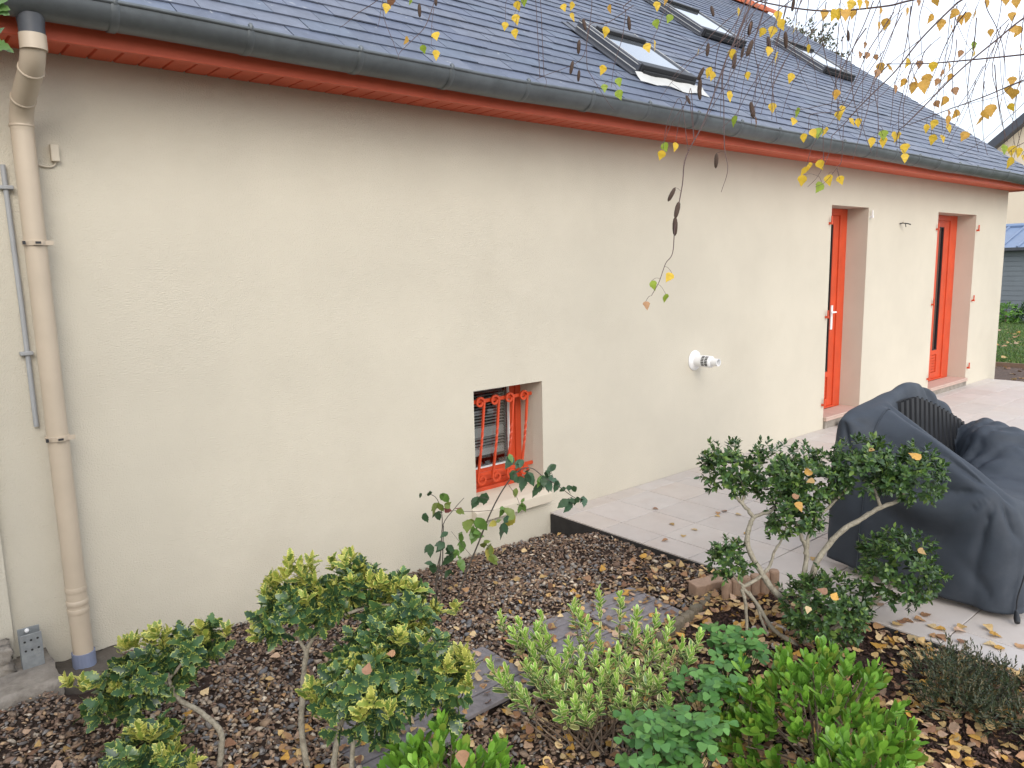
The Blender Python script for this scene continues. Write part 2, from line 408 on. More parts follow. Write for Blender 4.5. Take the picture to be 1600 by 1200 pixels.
for i, (a, b, l) in enumerate(slates):
    k = int(rng.integers(len(SCOL))); w_ = round(b-a, 3)
    jl = rng.normal(0, .003); jh = abs(rng.normal(0, .0018)); ja = rng.normal(0, .004)
    l = l+jl
    P0 = np.array([(a+b)/2, EY, EZ])+upv*l+nrm*jh
    hl = min(SE*1.75, (RIDGE_Y-EY)*RC-l)
    if i in near:
        key = (w_, k, round(hl, 2))
        if key not in cache:
            v, f = slate_v(w_, hl); cache[key] = mesh('slate', v, f, MT['slate'], col=[(*SCOL[k], 1)]*8)
        o = link('slate', cache[key], roof); o.location = Vector(P0)-origin(roof)
        o.rotation_euler = (RM@Matrix.Rotation(ja, 3, 'Z')).to_euler()
    else:
        v, f = slate_v(w_, hl)
        rest.add([P0+xv*q[0]+upv*q[1]+nrm*q[2] for q in v], f); restc += [(*SCOL[k], 1)]*8
o = link('slate_field', mesh('slate_field', np.array(rest.v)-np.array(origin(roof)), rest.f, MT['slate'], col=restc), roof); tag(o, kind='stuff')
# ridge tiles
rl = .38; k = 0
prof = [(.125*math.cos(t), .10*math.sin(t)) for t in np.linspace(-.25, math.pi+.25, 11)]
x = ex[0]; rme = None
while x < ex[1]-.05:
    if rme is None:
        V = []; F = []
        for xx, sc in ((-.005, 1.10), (.05, 1.10), (.052, 1.0), (rl+.02, 1.0)):
            V += [(xx, p_[0]*sc, p_[1]*sc) for p_ in prof]
        for a in range(3):
            for b in range(10): F.append((a*11+b, a*11+b+1, (a+1)*11+b+1, (a+1)*11+b))
        rme = mesh('ridge_tile', V, F, MT['terra'], smooth=True)
    o = link('ridge_tile', rme, roof); o.location = Vector((x, RIDGE_Y, RIDGE_Z-.01))-origin(roof)
    o.rotation_euler = (rng.normal(0, .02), rng.normal(0, .01), 0)
    x += rl
# verge board at the gable end
vb = MB()
for xg in (ex[1]-.002, ex[0]-.02):
    vb.obox(np.array([xg, EY, EZ])-nrm*.14, xv, upv, nrm, .022, (RIDGE_Y-EY)*RC, .125)
vb.build('verge_board', MT['soffit'], house)
# soffit boards, fascia
sf = MB(); sf.box(ex[0]+.02, ex[1]-.03, -.262, -.004, ZT+.012, ZT+.03)
soffit = sf.build('soffit', MT['soffit'], house)
bm_ = None; x = ex[0]+.03
while x < ex[1]-.13:
    if bm_ is None:
        w_ = .1; e = .006
        V = [(0, -.262, .011), (w_-.002, -.262, .011), (w_-.002, -.002, .011), (0, -.002, .011),
             (e, -.262, 0), (w_-e, -.262, 0), (w_-e, -.002, 0), (e, -.002, 0)]
        bm_ = mesh('soffit_board', V, [(4, 7, 6, 5), (0, 3, 7, 4), (2, 1, 5, 6), (0, 4, 5, 1), (3, 2, 6, 7)], MT['soffit'])
    o = link('soffit_board', bm_, soffit); o.location = Vector((x, 0, ZT))-origin(soffit)
    x += .1
fm = MB(); fm.box(ex[0], ex[1]-.004, -.288, -.264, ZT-.022, EZ+.03)
fm.build('fascia', MT['soffit'], house, bev=.003)
gb = MB(); gb.box(HX1+.004, ex[1]-.006, -.26, 8.4, ZT+.0, ZT+.02); gb.build('gable_soffit', MT['soffit'], house)
# gutter
GY, GZ, GR = -.378, 2.735, .083
gm = MB(); ns = 14
angs = np.linspace(math.pi*1.0, 2*math.pi, ns)
pr = [(GY+GR*math.cos(a), GZ+GR*math.sin(a)) for a in angs]; pi_ = [(GY+(GR-.003)*math.cos(a), GZ+(GR-.003)*math.sin(a)) for a in angs]
gx_ = np.linspace(ex[0], ex[1]-.01, 60)
V = []; F = []
for xx in gx_:
    sg = .004*math.sin(xx*1.9)-.002*math.sin(xx*5.)
    V += [(xx, y_, z_+sg) for y_, z_ in pr]+[(xx, y_, z_+sg) for y_, z_ in pi_]
m2 = 2*ns
for i in range(len(gx_)-1):
    for k in range(ns-1):
        a = i*m2+k; F.append((a, a+1, a+1+m2, a+m2)); a = i*m2+ns+k; F.append((a+1, a, a+m2, a+1+m2))
for e_ in (0, len(gx_)-1): F.append(tuple(e_*m2+k for k in range(ns)))
gm.add(V, F)
gutter = gm.build('gutter', MT['zinc'], house, smooth=True)
gl = MB(); gl.tube([(xx, GY-GR+.002, GZ+.004+.004*math.sin(xx*1.9)-.002*math.sin(xx*5.)) for xx in gx_], .0095, 8)
gl.build('gutter_bead', MT['zinc'], gutter, smooth=True)
bmesh_ = None
bx = .866-.53*7
while bx < ex[1]-.05:
    if bmesh_ is None:
        b_ = MB()
        V = []; F = []
        for xx in (-.016, -.012, .012, .016):
            rr = GR+(.001 if abs(xx) > .014 else .0035)
            V += [(xx, rr*math.cos(a), rr*math.sin(a)) for a in angs]
        for a in range(3):
            for k in range(ns-1): F.append((a*ns+k, a*ns+k+1, (a+1)*ns+k+1, (a+1)*ns+k))
        b_.add(V, F)
        b_.tube([(0, -GR+.004, 0), (0, -GR-.004, .012), (0, -GR+.006, .02)], .011, 6)
        bmesh_ = mesh('gutter_bracket', b_.v, b_.f, MT['zinc'], smooth=True)
    o = link('gutter_bracket', bmesh_, gutter); o.location = Vector((bx, GY, GZ+.004*math.sin(bx*1.9)))-origin(gutter)
    bx += .527
# skylights
for (x0, x1, l0, l1, h) in SKY:
    O = np.array([0, EY, EZ])
    P = lambda x, l, hh: O+xv*x+upv*l+nrm*hh
    fr = MB(); w_ = .036
    ob = lambda mb, xa, xb, la, lb, ha, hb: mb.obox(P(xa, la, ha), xv, upv, nrm, xb-xa, lb-la, hb-ha)
    ob(fr, x0, x0+w_, l0, l1, .0, h); ob(fr, x1-w_, x1, l0, l1, .0, h)
    ob(fr, x0+w_, x1-w_, l1-.10, l1, .0, h)
    sk = fr.build('skylight', MT['frameg'], house, bev=.006)
    gsh = MB(); ob(gsh, x0+w_, x1-w_, l0+.05, l1-.10, h-.02, h-.008); gsh.build('glass', MT['skyglass'], sk)
    cs_ = MB(); ob(cs_, x0+.01, x1+.012, l0-.025, l0+.055, .022, h+.004); ob(cs_, x0+.02, x1, l0-.04, l0-.026, .03, h-.03)
    cs_.build('bottom_casing', MT['black'], sk, bev=.006)
    sh = MB(); ob(sh, x0+.05, x1-.04, l1-.20, l1-.15, h-.006, h+.022); sh.build('blind_bar', MT['black'], sk, bev=.005)
    tr = MB()
    for hh in (.045, .085): ob(tr, x0-.004, x0-.0005, l0+.02, l1-.01, hh-.003, hh+.003)
    ob(tr, x1-.020, x1-.012, l0+.05, l1-.02, h+.001, h+.004); ob(tr, x0+.012, x0+.020, l0+.05, l1-.02, h+.001, h+.004)
    ob(tr, x0+w_+.04, x1-w_-.04, l0+.056, l0+.064, h-.0075, h-.003)
    tr.build('trim', MT['lead'], sk)
    fl = MB(); ob(fl, x0-.07, x0-.001, l0-.02, l1+.10, .0175, .024); ob(fl, x1+.013, x1+.075, l0-.02, l1+.10, .0175, .024); ob(fl, x0, x1, l1+.001, l1+.12, .0175, .03)
    fl.build('side_flashing', MT['frameg'], sk)
    if l0 < 1:
        V = []; F = []; n_ = 14
        for i in range(n_+1):
            xx = x0-.06+(x1-x0+.16)*i/n_
            for j, (lq, hq) in enumerate(((l0-.03, .05), (l0-.07, .034), (l0-.12-.02*math.sin(i*.9)-.03*i/n_, .021))):
                V.append(P(xx, lq, hq+.004*math.sin(i*1.3)))
        for i in range(n_):
            for j in range(2): F.append((i*3+j, i*3+j+1, i*3+j+4, i*3+j+3))
        ap = MB().add(V, F).build('apron', MT['lead'], sk, smooth=True)

# ---- cellar window
x0, x1, z0, z1 = WIN
wf = MB(); yf = RV
wf.box(x0, x0+.05, yf, yf+.06, z0+.06, z1-.001); wf.box(x1-.05, x1, yf, yf+.06, z0+.06, z1-.001)
wf.box(x0+.05, x1-.05, yf, yf+.06, z1-.012, z1-.001); wf.box(x0+.05, x1-.05, yf, yf+.06, z0+.06, z0+.115)
wf.box(x0, x1, yf-.035, yf-.001, z0+.045, z0+.085)
win = wf.build('window', MT['orange'], house, bev=.004)
wl = MB()
wl.box(x0+.051, x0+.09, yf+.012, yf+.055, z0+.116, z1-.013); wl.box(x1-.10, x1-.051, yf+.012, yf+.055, z0+.116, z1-.013)
wl.box(x0+.09, x1-.10, yf+.012, yf+.055, z1-.03, z1-.013); wl.box(x0+.09, x1-.10, yf+.012, yf+.055, z0+.116, z0+.205)
wl.build('sash', MT['orange'], win, bev=.003)
wg = MB(); wg.box(x0+.09, x1-.10, yf+.03, yf+.036, z0+.205, z1-.03)
gcol = bpy.data.materials.new('clear_pane'); gcol.use_nodes = True
t = gcol.node_tree; bs = t.nodes['Principled BSDF']; bs.inputs['Base Color'].default_value = (.9, .92, .92, 1); bs.inputs['Roughness'].default_value = .02
tp = t.nodes.new('ShaderNodeBsdfTransparent'); tp.inputs[0].default_value = (.85, .87, .87, 1)
gl_ = t.nodes.new('ShaderNodeBsdfGlossy'); gl_.inputs['Roughness'].default_value = .02
fr_ = t.nodes.new('ShaderNodeFresnel'); fr_.inputs[0].default_value = 1.5
ms_ = t.nodes.new('ShaderNodeMixShader'); t.links.new(fr_.outputs[0], ms_.inputs[0]); t.links.new(tp.outputs[0], ms_.inputs[1]); t.links.new(gl_.outputs[0], ms_.inputs[2])
t.links.new(ms_.outputs[0], t.nodes['Material Output'].inputs[0])
wg.build('pane', gcol, win)
wt = MB(); wt.box(x1-.104, x1-.1005, yf+.008, yf+.030, z0+.206, z1-.031); wt.box(x0+.09, x1-.105, yf+.006, yf+.03, z0+.2055, z0+.211)
wt.build('glazing_bead', MT['whitep'], win)
bl = MB(); zz = z1-.035; k = 0
while zz > z0+.27:
    closed = (.40 < zz-z0 < .47) or (.28 < zz-z0 < .325) or zz > z1-.075
    tilt = R(70) if closed else R(12)
    w2 = .0125
    bl.add([(x0+.092, yf+.075-w2*math.cos(tilt), zz-w2*math.sin(tilt)), (x1-.102, yf+.075-w2*math.cos(tilt), zz-w2*math.sin(tilt)),
            (x1-.102, yf+.075+w2*math.cos(tilt), zz+w2*math.sin(tilt)), (x0+.092, yf+.075+w2*math.cos(tilt), zz+w2*math.sin(tilt))], [(0, 1, 2, 3)])
    zz -= .0215
blo = bl.build('blind', MT['blind'], win)
sm = MB()
sm.add([(x0-.04, -.05, z0-.055), (x1+.035, -.05, z0-.055), (x1+.035, -.05, z0+.01), (x0-.04, -.05, z0+.01),
        (x0-.04, -.001, z0-.055), (x1+.035, -.001, z0-.055), (x1+.035, -.001, z0+.028), (x0-.04, -.001, z0+.028)],
       [(0, 1, 2, 3), (3, 2, 6, 7), (0, 3, 7, 4), (1, 5, 6, 2), (0, 4, 5, 1)])
sm.add([(x0+.002, -.001, z0+.028), (x1-.002, -.001, z0+.028), (x1-.002, yf+.02, z0+.068), (x0+.002, yf+.02, z0+.068), (x0+.002, -.001, z0+.004), (x1-.002, -.001, z0+.004), (x1-.002, yf+.02, z0+.004), (x0+.002, yf+.02, z0+.004)],
       [(0, 1, 2, 3)])
sm.build('sill', MT['sillm'], win, bev=.003)
# grille
yg = .112
grille = MB().box(x0-.005, x1-.001, yg-.007, yg+.007, .838, .862).build('window_grille', MT['orange'], house, bev=.002)
MB().box(x0-.005, x1-.001, yg-.007, yg+.007, .345, .369).build('lower_rail', MT['orange'], grille, bev=.002)
for xb in (2.972, 3.098, 3.224, 3.352):
    pts = []; tw = []; r_ = .035; zt_, zb_ = .845, .325; yq = yg-.019
    for a in np.linspace(math.pi*2.05, 0, 22):            # top scroll curls to the left of the bar
        rr = r_*(1-.5*a/(2.05*math.pi)); pts.append((xb+rr*math.cos(a), yq, zt_+rr*math.sin(a))); tw.append(0)
    for t_ in np.linspace(.05, .95, 34):
        xx = (xb+r_)*(1-t_)+(xb-r_)*t_; pts.append((xx, yq-.008*math.sin(math.pi*t_)**2, zt_*(1-t_)+zb_*t_)); tw.append(0 if t_ < .33 else min(1, (t_-.33)/.36)*math.pi*2)
    for a in np.linspace(math.pi, math.pi*3.05, 22):      # bottom scroll curls to the right
        rr = r_*(1-.5*(a-math.pi)/(2.05*math.pi)); pts.append((xb+rr*math.cos(a), yq, zb_+rr*math.sin(a))); tw.append(math.pi*2)
    MB().tube(pts, .0098, 4, twist=tw).build('scroll_bar', MT['orange'], grille)

# ---- doors
def door(op, handle, leafs, jw=.055, st=.105):
    x0, x1, z0, z1 = op; y = RV
    f_ = MB()
    f_.box(x0, x0+.055, y, y+.07, z0+.002, z1-.001); f_.box(x1-jw, x1-.0005, y, y+.07, z0+.002, z1-.001); f_.box(x0+.055, x1-jw, y, y+.07, z1-.07, z1-.001)
    f_.box(x0+.055, x1-jw, y-.02, y+.07, z0+.026, z0+.04)
    d = f_.build('door', MT['orange'], house, bev=.004)
    xm = (x0+x1-jw+.055)/2; xs_ = [x0+.056, x1-jw-.001] if leafs == 1 else [x0+.056, xm-.001, xm+.001, x1-jw-.001]
    for q in range(leafs):
        a, b = xs_[2*q], xs_[2*q+1]; yl = y+.014
        l_ = MB()
        l_.box(a, a+st, yl, yl+.05, z0+.041, z1-.071); l_.box(b-st, b, yl, yl+.05, z0+.041, z1-.071)
        l_.box(a+st, b-st, yl, yl+.05, z1-.15, z1-.071); l_.box(a+st, b-st, yl, yl+.05, z0+.041, z0+.12); l_.box(a+st, b-st, yl, yl+.05, z0+.36, z0+.42)
        l_.build('leaf', MT['orange'], d, bev=.003)
        p_ = MB(); p_.box(a+st, b-st, yl+.022, yl+.032, z0+.42, z1-.15); p_.build('pane', MT['glass'], d)
        bd_ = MB()
        for (xa, xb_, za, zb_) in ((a+st+.0005, a+st+.012, z0+.4205, z1-.1505), (b-st-.012, b-st-.0005, z0+.4205, z1-.1505), (a+st+.0125, b-st-.0125, z1-.162, z1-.1505), (a+st+.0125, b-st-.0125, z0+.4205, z0+.432)):
            bd_.box(xa, xb_, yl+.008, yl+.021, za, zb_)
        bd_.build('glazing_bead', MT['black'], d)
        zz = z0+.125; 
        while zz < z0+.355:
            s_ = MB(); s_.box(a+st, b-st, yl+.012, yl+.03, zz, zz+.034); s_.build('slat', MT['orange'], d, bev=.005); zz += .0375
    if handle is not None:
        h_ = MB(); hz = 1.14
        h_.box(handle-.018, handle+.018, y+.004, y+.0135, hz-.16, hz+.10)
        h_.tube([(handle, y+.006, hz+.03), (handle, y-.04, hz+.03), (handle-.012, y-.047, hz+.03), (handle-.12, y-.047, hz+.028)], .009, 8)
        h_.build('handle', MT['whitep'], d, smooth=False)
    s_ = MB(); s_.box(x0+.002, x1-.002, -.035, y-.021, z0+.004, z0+.024); s_.box(x0+.002, x1-.002, -.036, -.003, z0-.02, z0+.003); s_.build('threshold_tile', MT['stepm'], d, bev=.004)
    c_ = MB(); c_.box(x0+.004, x1-.004, -.02, -.001, -.005, z0-.021); c_.build('step_face', MT['conc'], d)
    return d
door(D1, 7.915, 1, .15, .115)
door(D2, None, 2, .22, .16)
for xx, zz in [(7.325, 2.105), (7.325, 1.18), (7.325, .28), (9.96, 2.09), (9.96, 1.182), (9.96, .255), (11.29, 2.097), (11.29, 1.175), (11.29, .264), (8.195, 2.19)]:
    h_ = MB(); h_.box(xx-.012, xx+.012, -.035, .002, zz-.035, zz-.012); h_.tube([(xx, -.026, zz-.03), (xx, -.026, zz+.045)], .0085, 8)
    h_.build('shutter_pin', MT['orange'] if xx != 8.195 else MT['whitep'], house)

# ---- things on the wall
# downpipe
dp = empty('downpipe', (.548, -.1, .03)); tag(dp, 'beige plastic downpipe with swan neck running down the wall corner', 'downpipe')
PX = .548; pr_ = .0425
path = [(PX+.025, GY, 2.585), (PX+.025, GY, 2.545)]
def arc(p0, p1, p2, n=7):
    p0, p1, p2 = map(np.array, (p0, p1, p2)); return [(1-t)**2*p0+2*t*(1-t)*p1+t*t*p2 for t in np.linspace(0, 1, n)]
path = arc((PX+.025, GY, 2.60), (PX+.025, GY, 2.52), (PX+.018, GY+.10, 2.475))+arc((PX+.008, -.20, 2.425), (PX, -.1, 2.375), (PX, -.1, 2.30))
MB().tube(path, pr_, 20).build('swan_neck', MT['pvc'], dp, smooth=True)
MB().tube([(PX, -.1, 2.32), (PX, -.1, 1.2), (PX+.003, -.1, .06)], pr_-.001, 20).build('pipe', MT['pvc'], dp, smooth=True)
MB().tube([(PX+.025, GY, 2.545), (PX+.025, GY, 2.60)], pr_+.003, 24).build('socket', MT['pvc'], dp, smooth=True)
MB().tube([(PX+.025, GY, 2.598), (PX+.025, GY, 2.63), (PX+.025, GY, 2.668)], [pr_+.0015, pr_+.001, pr_+.006], 20).build('outlet', MT['zincd'], dp, smooth=True)
for q_, w_ in ((5, 0), (8, 0)):
    dq = np.array(path[q_+1])-np.array(path[q_-1])
    MB().lathe([(pr_+.0004, -.005), (pr_+.0035, -.003), (pr_+.0035, .004), (pr_+.0004, .006)], path[q_], dq, 20).build('elbow_seam', MT['pvc'], dp, smooth=True)
for zz in (2.315,): MB().lathe([(pr_+.0005, -.006), (pr_+.0035, -.004), (pr_+.0035, .004), (pr_+.0005, .006)], (PX, -.1, zz)).build('collar', MT['pvc'], dp, smooth=True)
for zz in (1.854, 1.039):
    c_ = MB(); c_.lathe([(pr_+.0005, -.011), (pr_+.005, -.010), (pr_+.005, .010), (pr_+.0005, .011)], (PX, -.1, zz))
    c_.box(PX-.012, PX+.018, -.1-pr_-.014, -.1-pr_-.003, zz-.008, zz+.008); c_.box(PX+.03, PX+.06, -.1-.035, -.1-.022, zz-.009, zz+.009); c_.box(PX-.006, PX+.006, -.05, .0, zz-.006, zz+.006)
    c_.build('clamp', MT['pvc'], dp)
    b_ = MB(); b_.box(PX-.008, PX+.012, -.1-pr_-.0155, -.1-pr_-.0142, zz-.004, zz+.005); b_.box(PX-.05, PX-.04, -.1-.045, -.1-.034, zz-.007, zz+.007); b_.build('clamp_slot', MT['black'], dp)
for zz, w_ in ((.36, .0012), (.30, .0022), (.262, .0015)): MB().lathe([(pr_+.0004, -.012), (pr_+w_, -.009), (pr_+w_, .009), (pr_+.0004, .012)], (PX+.002, -.1, zz)).build('collar', MT['pvc'], dp, smooth=True)
MB().tube([(PX+.003, -.1, -.03), (PX+.003, -.1, .066)], pr_+.005, 20).build('drain_socket', MT['pvcblue'], dp, smooth=False)
# conduit
cd_ = empty('wall_conduit', (.50, -.02, 1.1)); tag(cd_, 'thin grey plastic conduit on the wall behind the downpipe', 'conduit')
MB().tube([(.478, -.016, 2.17), (.485, -.016, 1.6), (.487, -.016, 1.085)], .0100, 10).build('pipe', MT['pvcgrey'], cd_, smooth=True)
for zz in (2.08, 1.40): MB().box(.458, .506, -.033, -.001, zz-.008, zz+.008).build('clip', MT['pvcgrey'], cd_, bev=.003)
# sensor
sb = empty('sensor_box', (.668, -.02, 2.23)); tag(sb, 'small cream sensor box on the wall right of the downpipe', 'sensor')
MB().box(.652, .684, -.03, -.001, 2.195, 2.265).build('case', MT['sillm'], sb, bev=.004)
MB().tube(arc((.671, -.012, 2.197), (.664, -.008, 2.165), (.62, -.008, 2.175), 6)+[np.array((.59, -.008, 2.183)), np.array((.53, -.008, 2.186))], .004, 6).build('cable', MT['sillm'], sb, smooth=True)
# flue terminal
fl = empty('flue_terminal', (5.156, 0, .924)); tag(fl, 'white round boiler flue terminal sticking out of the wall', 'flue')
MB().lathe([(.035, .001), (.085, .001), (.083, .008), (.06, .016), (.05, .022)], (5.156, 0, .924), (0, -1, 0), 28).build('wall_collar', MT['whitep'], fl, smooth=True)
MB().lathe([(.048, .0), (.048, .15), (.046, .168), (.034, .172)], (5.156, 0, .924), (0, -1, 0), 28).build('outer_pipe', MT['whitep'], fl, smooth=True)
MB().lathe([(.031, .165), (.031, .235), (.027, .235), (.027, .18)], (5.156, 0, .924), (0, -1, 0), 24).build('inner_pipe', MT['whitep'], fl, smooth=False)
for k in range(7):
    a = math.pi*.55+k*.28+math.pi*.12
    for q in range(2):
        cy_ = -.108-.034*q
        ce = np.array([5.156+.0482*math.cos(a), cy_, .924+.0482*math.sin(a)]); ra = np.array([math.cos(a), 0, math.sin(a)]); ta = np.array([-math.sin(a), 0, math.cos(a)])
        MB().obox(ce-ta*.0045-np.array([0, .013, 0])-ra*.001, ta, np.array([0, 1., 0]), ra, .009, .026, .002).build('vent_slot', MT['black'], fl)
# bare wires between the doors
wi = empty('wall_wires', (8.95, 0, 2.1)); tag(wi, 'bare electric wires poking from the wall between the two doors', 'wires')
MB().tube([(8.93, .0, 2.112), (8.94, -.03, 2.118), (8.97, -.07, 2.11), (9.0, -.09, 2.10)], .007, 6).build('wire', MT['black'], wi)
MB().tube([(8.94, .0, 2.11), (8.95, -.03, 2.125), (8.92, -.05, 2.12), (8.90, -.05, 2.13)], .005, 6).build('wire', MT['sillm'], wi)
MB().tube([(8.96, -.05, 2.11), (8.965, -.055, 2.075)], .005, 6).build('wire', MT['black'], wi)

# ---- concrete pads and steel post base
def rough_block(name, x0, x1, y0, y1, z0, z1, m, label, cat, amp=.008, n=9):
    V = []; F = []
    b = bpy.data.meshes.new(name)
    import bmesh
    bm = bmesh.new(); bmesh.ops.create_cube(bm, size=1)
    bmesh.ops.subdivide_edges(bm, edges=bm.edges[:], cuts=n, use_grid_fill=True)
    r_ = np.random.default_rng(int(abs(x0)*1000)+3)
    for v in bm.verts:
        p_ = v.co; k = amp*np.array([math.sin(31*p_.y+7*p_.z+x0), math.sin(27*p_.x+11*p_.z+1), math.sin(23*p_.x+29*p_.y+2)])*.6+r_.normal(0, amp*.35, 3)
        v.co = Vector(((p_.x+.5)*(x1-x0)+k[0], (p_.y+.5)*(y1-y0)+k[1], (p_.z+.5)*(z1-z0)+k[2]))
    bm.to_mesh(b); bm.free(); b.materials.append(m)
    b.polygons.foreach_set('use_smooth', [True]*len(b.polygons))
    o = link(name, b, None, (x0, y0, z0)); return tag(o, label, cat)
rough_block('concrete_pad', -.6, .425, -.365, -.006, -.22, .088, MT['conc'], 'worn pale concrete pad carrying the steel post base', 'concrete pad', .008)
rough_block('drain_slab', .428, .70, -.25, -.004, -.2, .004, MT['concd'], 'dark damp concrete slab under the downpipe foot', 'slab', .005)
rough_block('broken_stone', .02, .285, -.15, -.051, .075, .20, MT['conc'], 'broken lump of stone at the far left foot of the wall', 'stone', .012)
ps = empty('post_base', (.36, -.14, .09)); tag(ps, 'galvanised steel U shaped post base set in concrete', 'post base')
for yq, dz in ((-.155, 0), (-.105, .012)):
    b_ = MB(); b_.box(.318, .398, yq-.0025, yq+.0025, .08, .235+dz); b_.build('plate', MT['galv'], ps, bev=.001)
MB().box(.3185, .3975, -.153, -.107, .082, .088).build('base_web', MT['galv'], ps)
for xx, zz in [(.335, .205), (.358, .208), (.382, .21), (.335, .165), (.358, .165), (.382, .168)]:
    MB().lathe([(.0048, 0), (.0048, .0006)], (xx, -.1577, zz), (0, -1, 0), 10).build('bolt_hole', MT['black'], ps)
MB().lathe([(.009, 0), (.008, .006), (.002, .008)], (.352, -.1075, .235), (0, -1, 0), 8).build('bolt', MT['whitep'], ps)

# ================================================================= GARDEN FLOOR
def in_frame(P, m=60):
    a, b, z = proj(P); return (z > .2) & (a > -m) & (a < 1600+m) & (b > -m) & (b < 1200+m+40)
def chips(name, n, region, size, pal, wts, seed, lift=.0, flat=.55, cond=None):
    r_ = np.random.default_rng(seed)
    x0, x1, y0, y1 = region
    P = np.stack([r_.uniform(x0, x1, n), r_.uniform(y0, y1, n)], 1); z = zg(P[:, 0], P[:, 1])
    P = np.column_stack([P, z]); k = in_frame(P)
    if cond is not None: k &= cond(P)
    P = P[k]; n = len(P)
    base = np.array([(1, .1, -.2), (.2, .8, -.5), (-.9, .55, .1), (-.75, -.6, -.3), (.3, -.95, .0), (.45, .3, .75), (-.35, -.15, .85), (-.1, .05, -.9)])
    fc = np.array([(0, 1, 5), (1, 2, 6), (1, 6, 5), (2, 3, 6), (3, 4, 6), (4, 5, 6), (4, 0, 5), (0, 7, 1), (1, 7, 2), (2, 7, 3), (3, 7, 4), (4, 7, 0)])
    s = size[0]*np.exp(r_.normal(0, size[1], n))
    sc = np.stack([s, s*r_.uniform(.5, .85, n), s*flat*r_.uniform(.45, 1., n)], 1)
    J = base[None]*(1+r_.normal(0, .16, (n, 8, 1)))*sc[:, None, :]
    th = r_.uniform(0, 2*math.pi, n); ti = r_.normal(0, .38, n); tj = r_.normal(0, .38, n)
    c, s_ = np.cos(ti), np.sin(ti); y_, z_ = J[..., 1]*c[:, None]-J[..., 2]*s_[:, None], J[..., 1]*s_[:, None]+J[..., 2]*c[:, None]
    c, s_ = np.cos(tj), np.sin(tj); x_, z_ = J[..., 0]*c[:, None]+z_*s_[:, None], -J[..., 0]*s_[:, None]+z_*c[:, None]
    c, s_ = np.cos(th), np.sin(th); xx, yy = x_*c[:, None]-y_*s_[:, None], x_*s_[:, None]+y_*c[:, None]
    V = np.stack([xx, yy, z_], -1)+P[:, None, :]; V[..., 2] += lift+r_.uniform(-.004, .008, n)[:, None]
    F = fc[None]+(np.arange(n)*8)[:, None, None]
    pal = np.array(pal); ci = r_.choice(len(pal), n, p=np.array(wts)/sum(wts))
    cc = pal[ci]*r_.uniform(.72, 1.3, (n, 1)); cc = np.column_stack([cc, np.ones(n)])
    o = link(name, mesh(name, V.reshape(-1, 3), F.reshape(-1, 3), MT['chips'], col=np.repeat(cc, 8, 0)))
    return o
PALB = [(.165, .105, .075), (.22, .145, .098), (.11, .078, .062), (.27, .195, .14), (.15, .135, .128), (.21, .195, .185), (.40, .27, .16), (.44, .37, .29)]
DECKS = ((1.38, -1.32), (1.87, -1.24), (2.43, -1.235), (2.90, -1.25))
inbed = lambda P: ~np.any([(abs(P[:, 0]-cx) < .2) & (abs(P[:, 1]-cy) < .2) for cx, cy in DECKS], axis=0) & ~((P[:, 0] > .0) & (P[:, 0] < .71) & (P[:, 1] > -.37)) & (P[:, 0] < 3.49) & ~((P[:, 0] > 2.75) & (P[:, 1] < -1.55))
o = chips('gravel', 62000, (-.6, 3.49, -3.4, -.012), (.0108, .34), PALB, [24, 20, 16, 14, 9, 7, 7, 5], 11, .002, .42, cond=inbed)
tag(o, 'brown slate chippings and pebbles covering the bed by the wall', 'gravel', kind='stuff')
midp = lambda P: inbed(P) & (np.abs(P[:, 1]+1.05+.12*np.sin(4*P[:, 0])) < .42) & (P[:, 0] > .75)
o = chips('pebbles', 2600, (.7, 3.2, -2.2, -.4), (.013, .3), [(.22, .20, .18), (.36, .29, .22), (.15, .15, .16), (.30, .21, .14), (.50, .43, .34)], [3, 3, 3, 2, 1], 12, .008, .75, cond=midp)
tag(o, 'grey and beige small pebbles strewn beside the wooden stepping tiles', 'pebbles', kind='stuff')
dkp = lambda P: sum(((abs(P[:, 0]-cx) < .2) & (abs(P[:, 1]-cy) < .2)).astype(int) for cx, cy in ((1.38, -1.32), (1.87, -1.24), (2.43, -1.235), (2.90, -1.25))) > 0
o = chips('deck_grit', 170, (1.1, 3.2, -1.6, -.9), (.008, .35), PALB, [28, 20, 18, 14, 8, 6, 9, 9], 14, .030, .5, cond=dkp)
tag(o, 'stray stone chips lying on the wooden stepping tiles', 'grit', kind='stuff')
redb = lambda P: (P[:, 0] > 2.62) & (P[:, 1] < -1.6) & (P[:, 0] < 3.49)
o = chips('bark_mulch', 9000, (2.6, 3.49, -3.5, -1.6), (.008, .35), [(.06, .028, .02), (.045, .022, .017), (.085, .045, .03)], [4, 4, 2], 13, .001, .5, cond=redb)
tag(o, 'fine dark red brown mulch in the bed beside the terrace', 'mulch', kind='stuff')

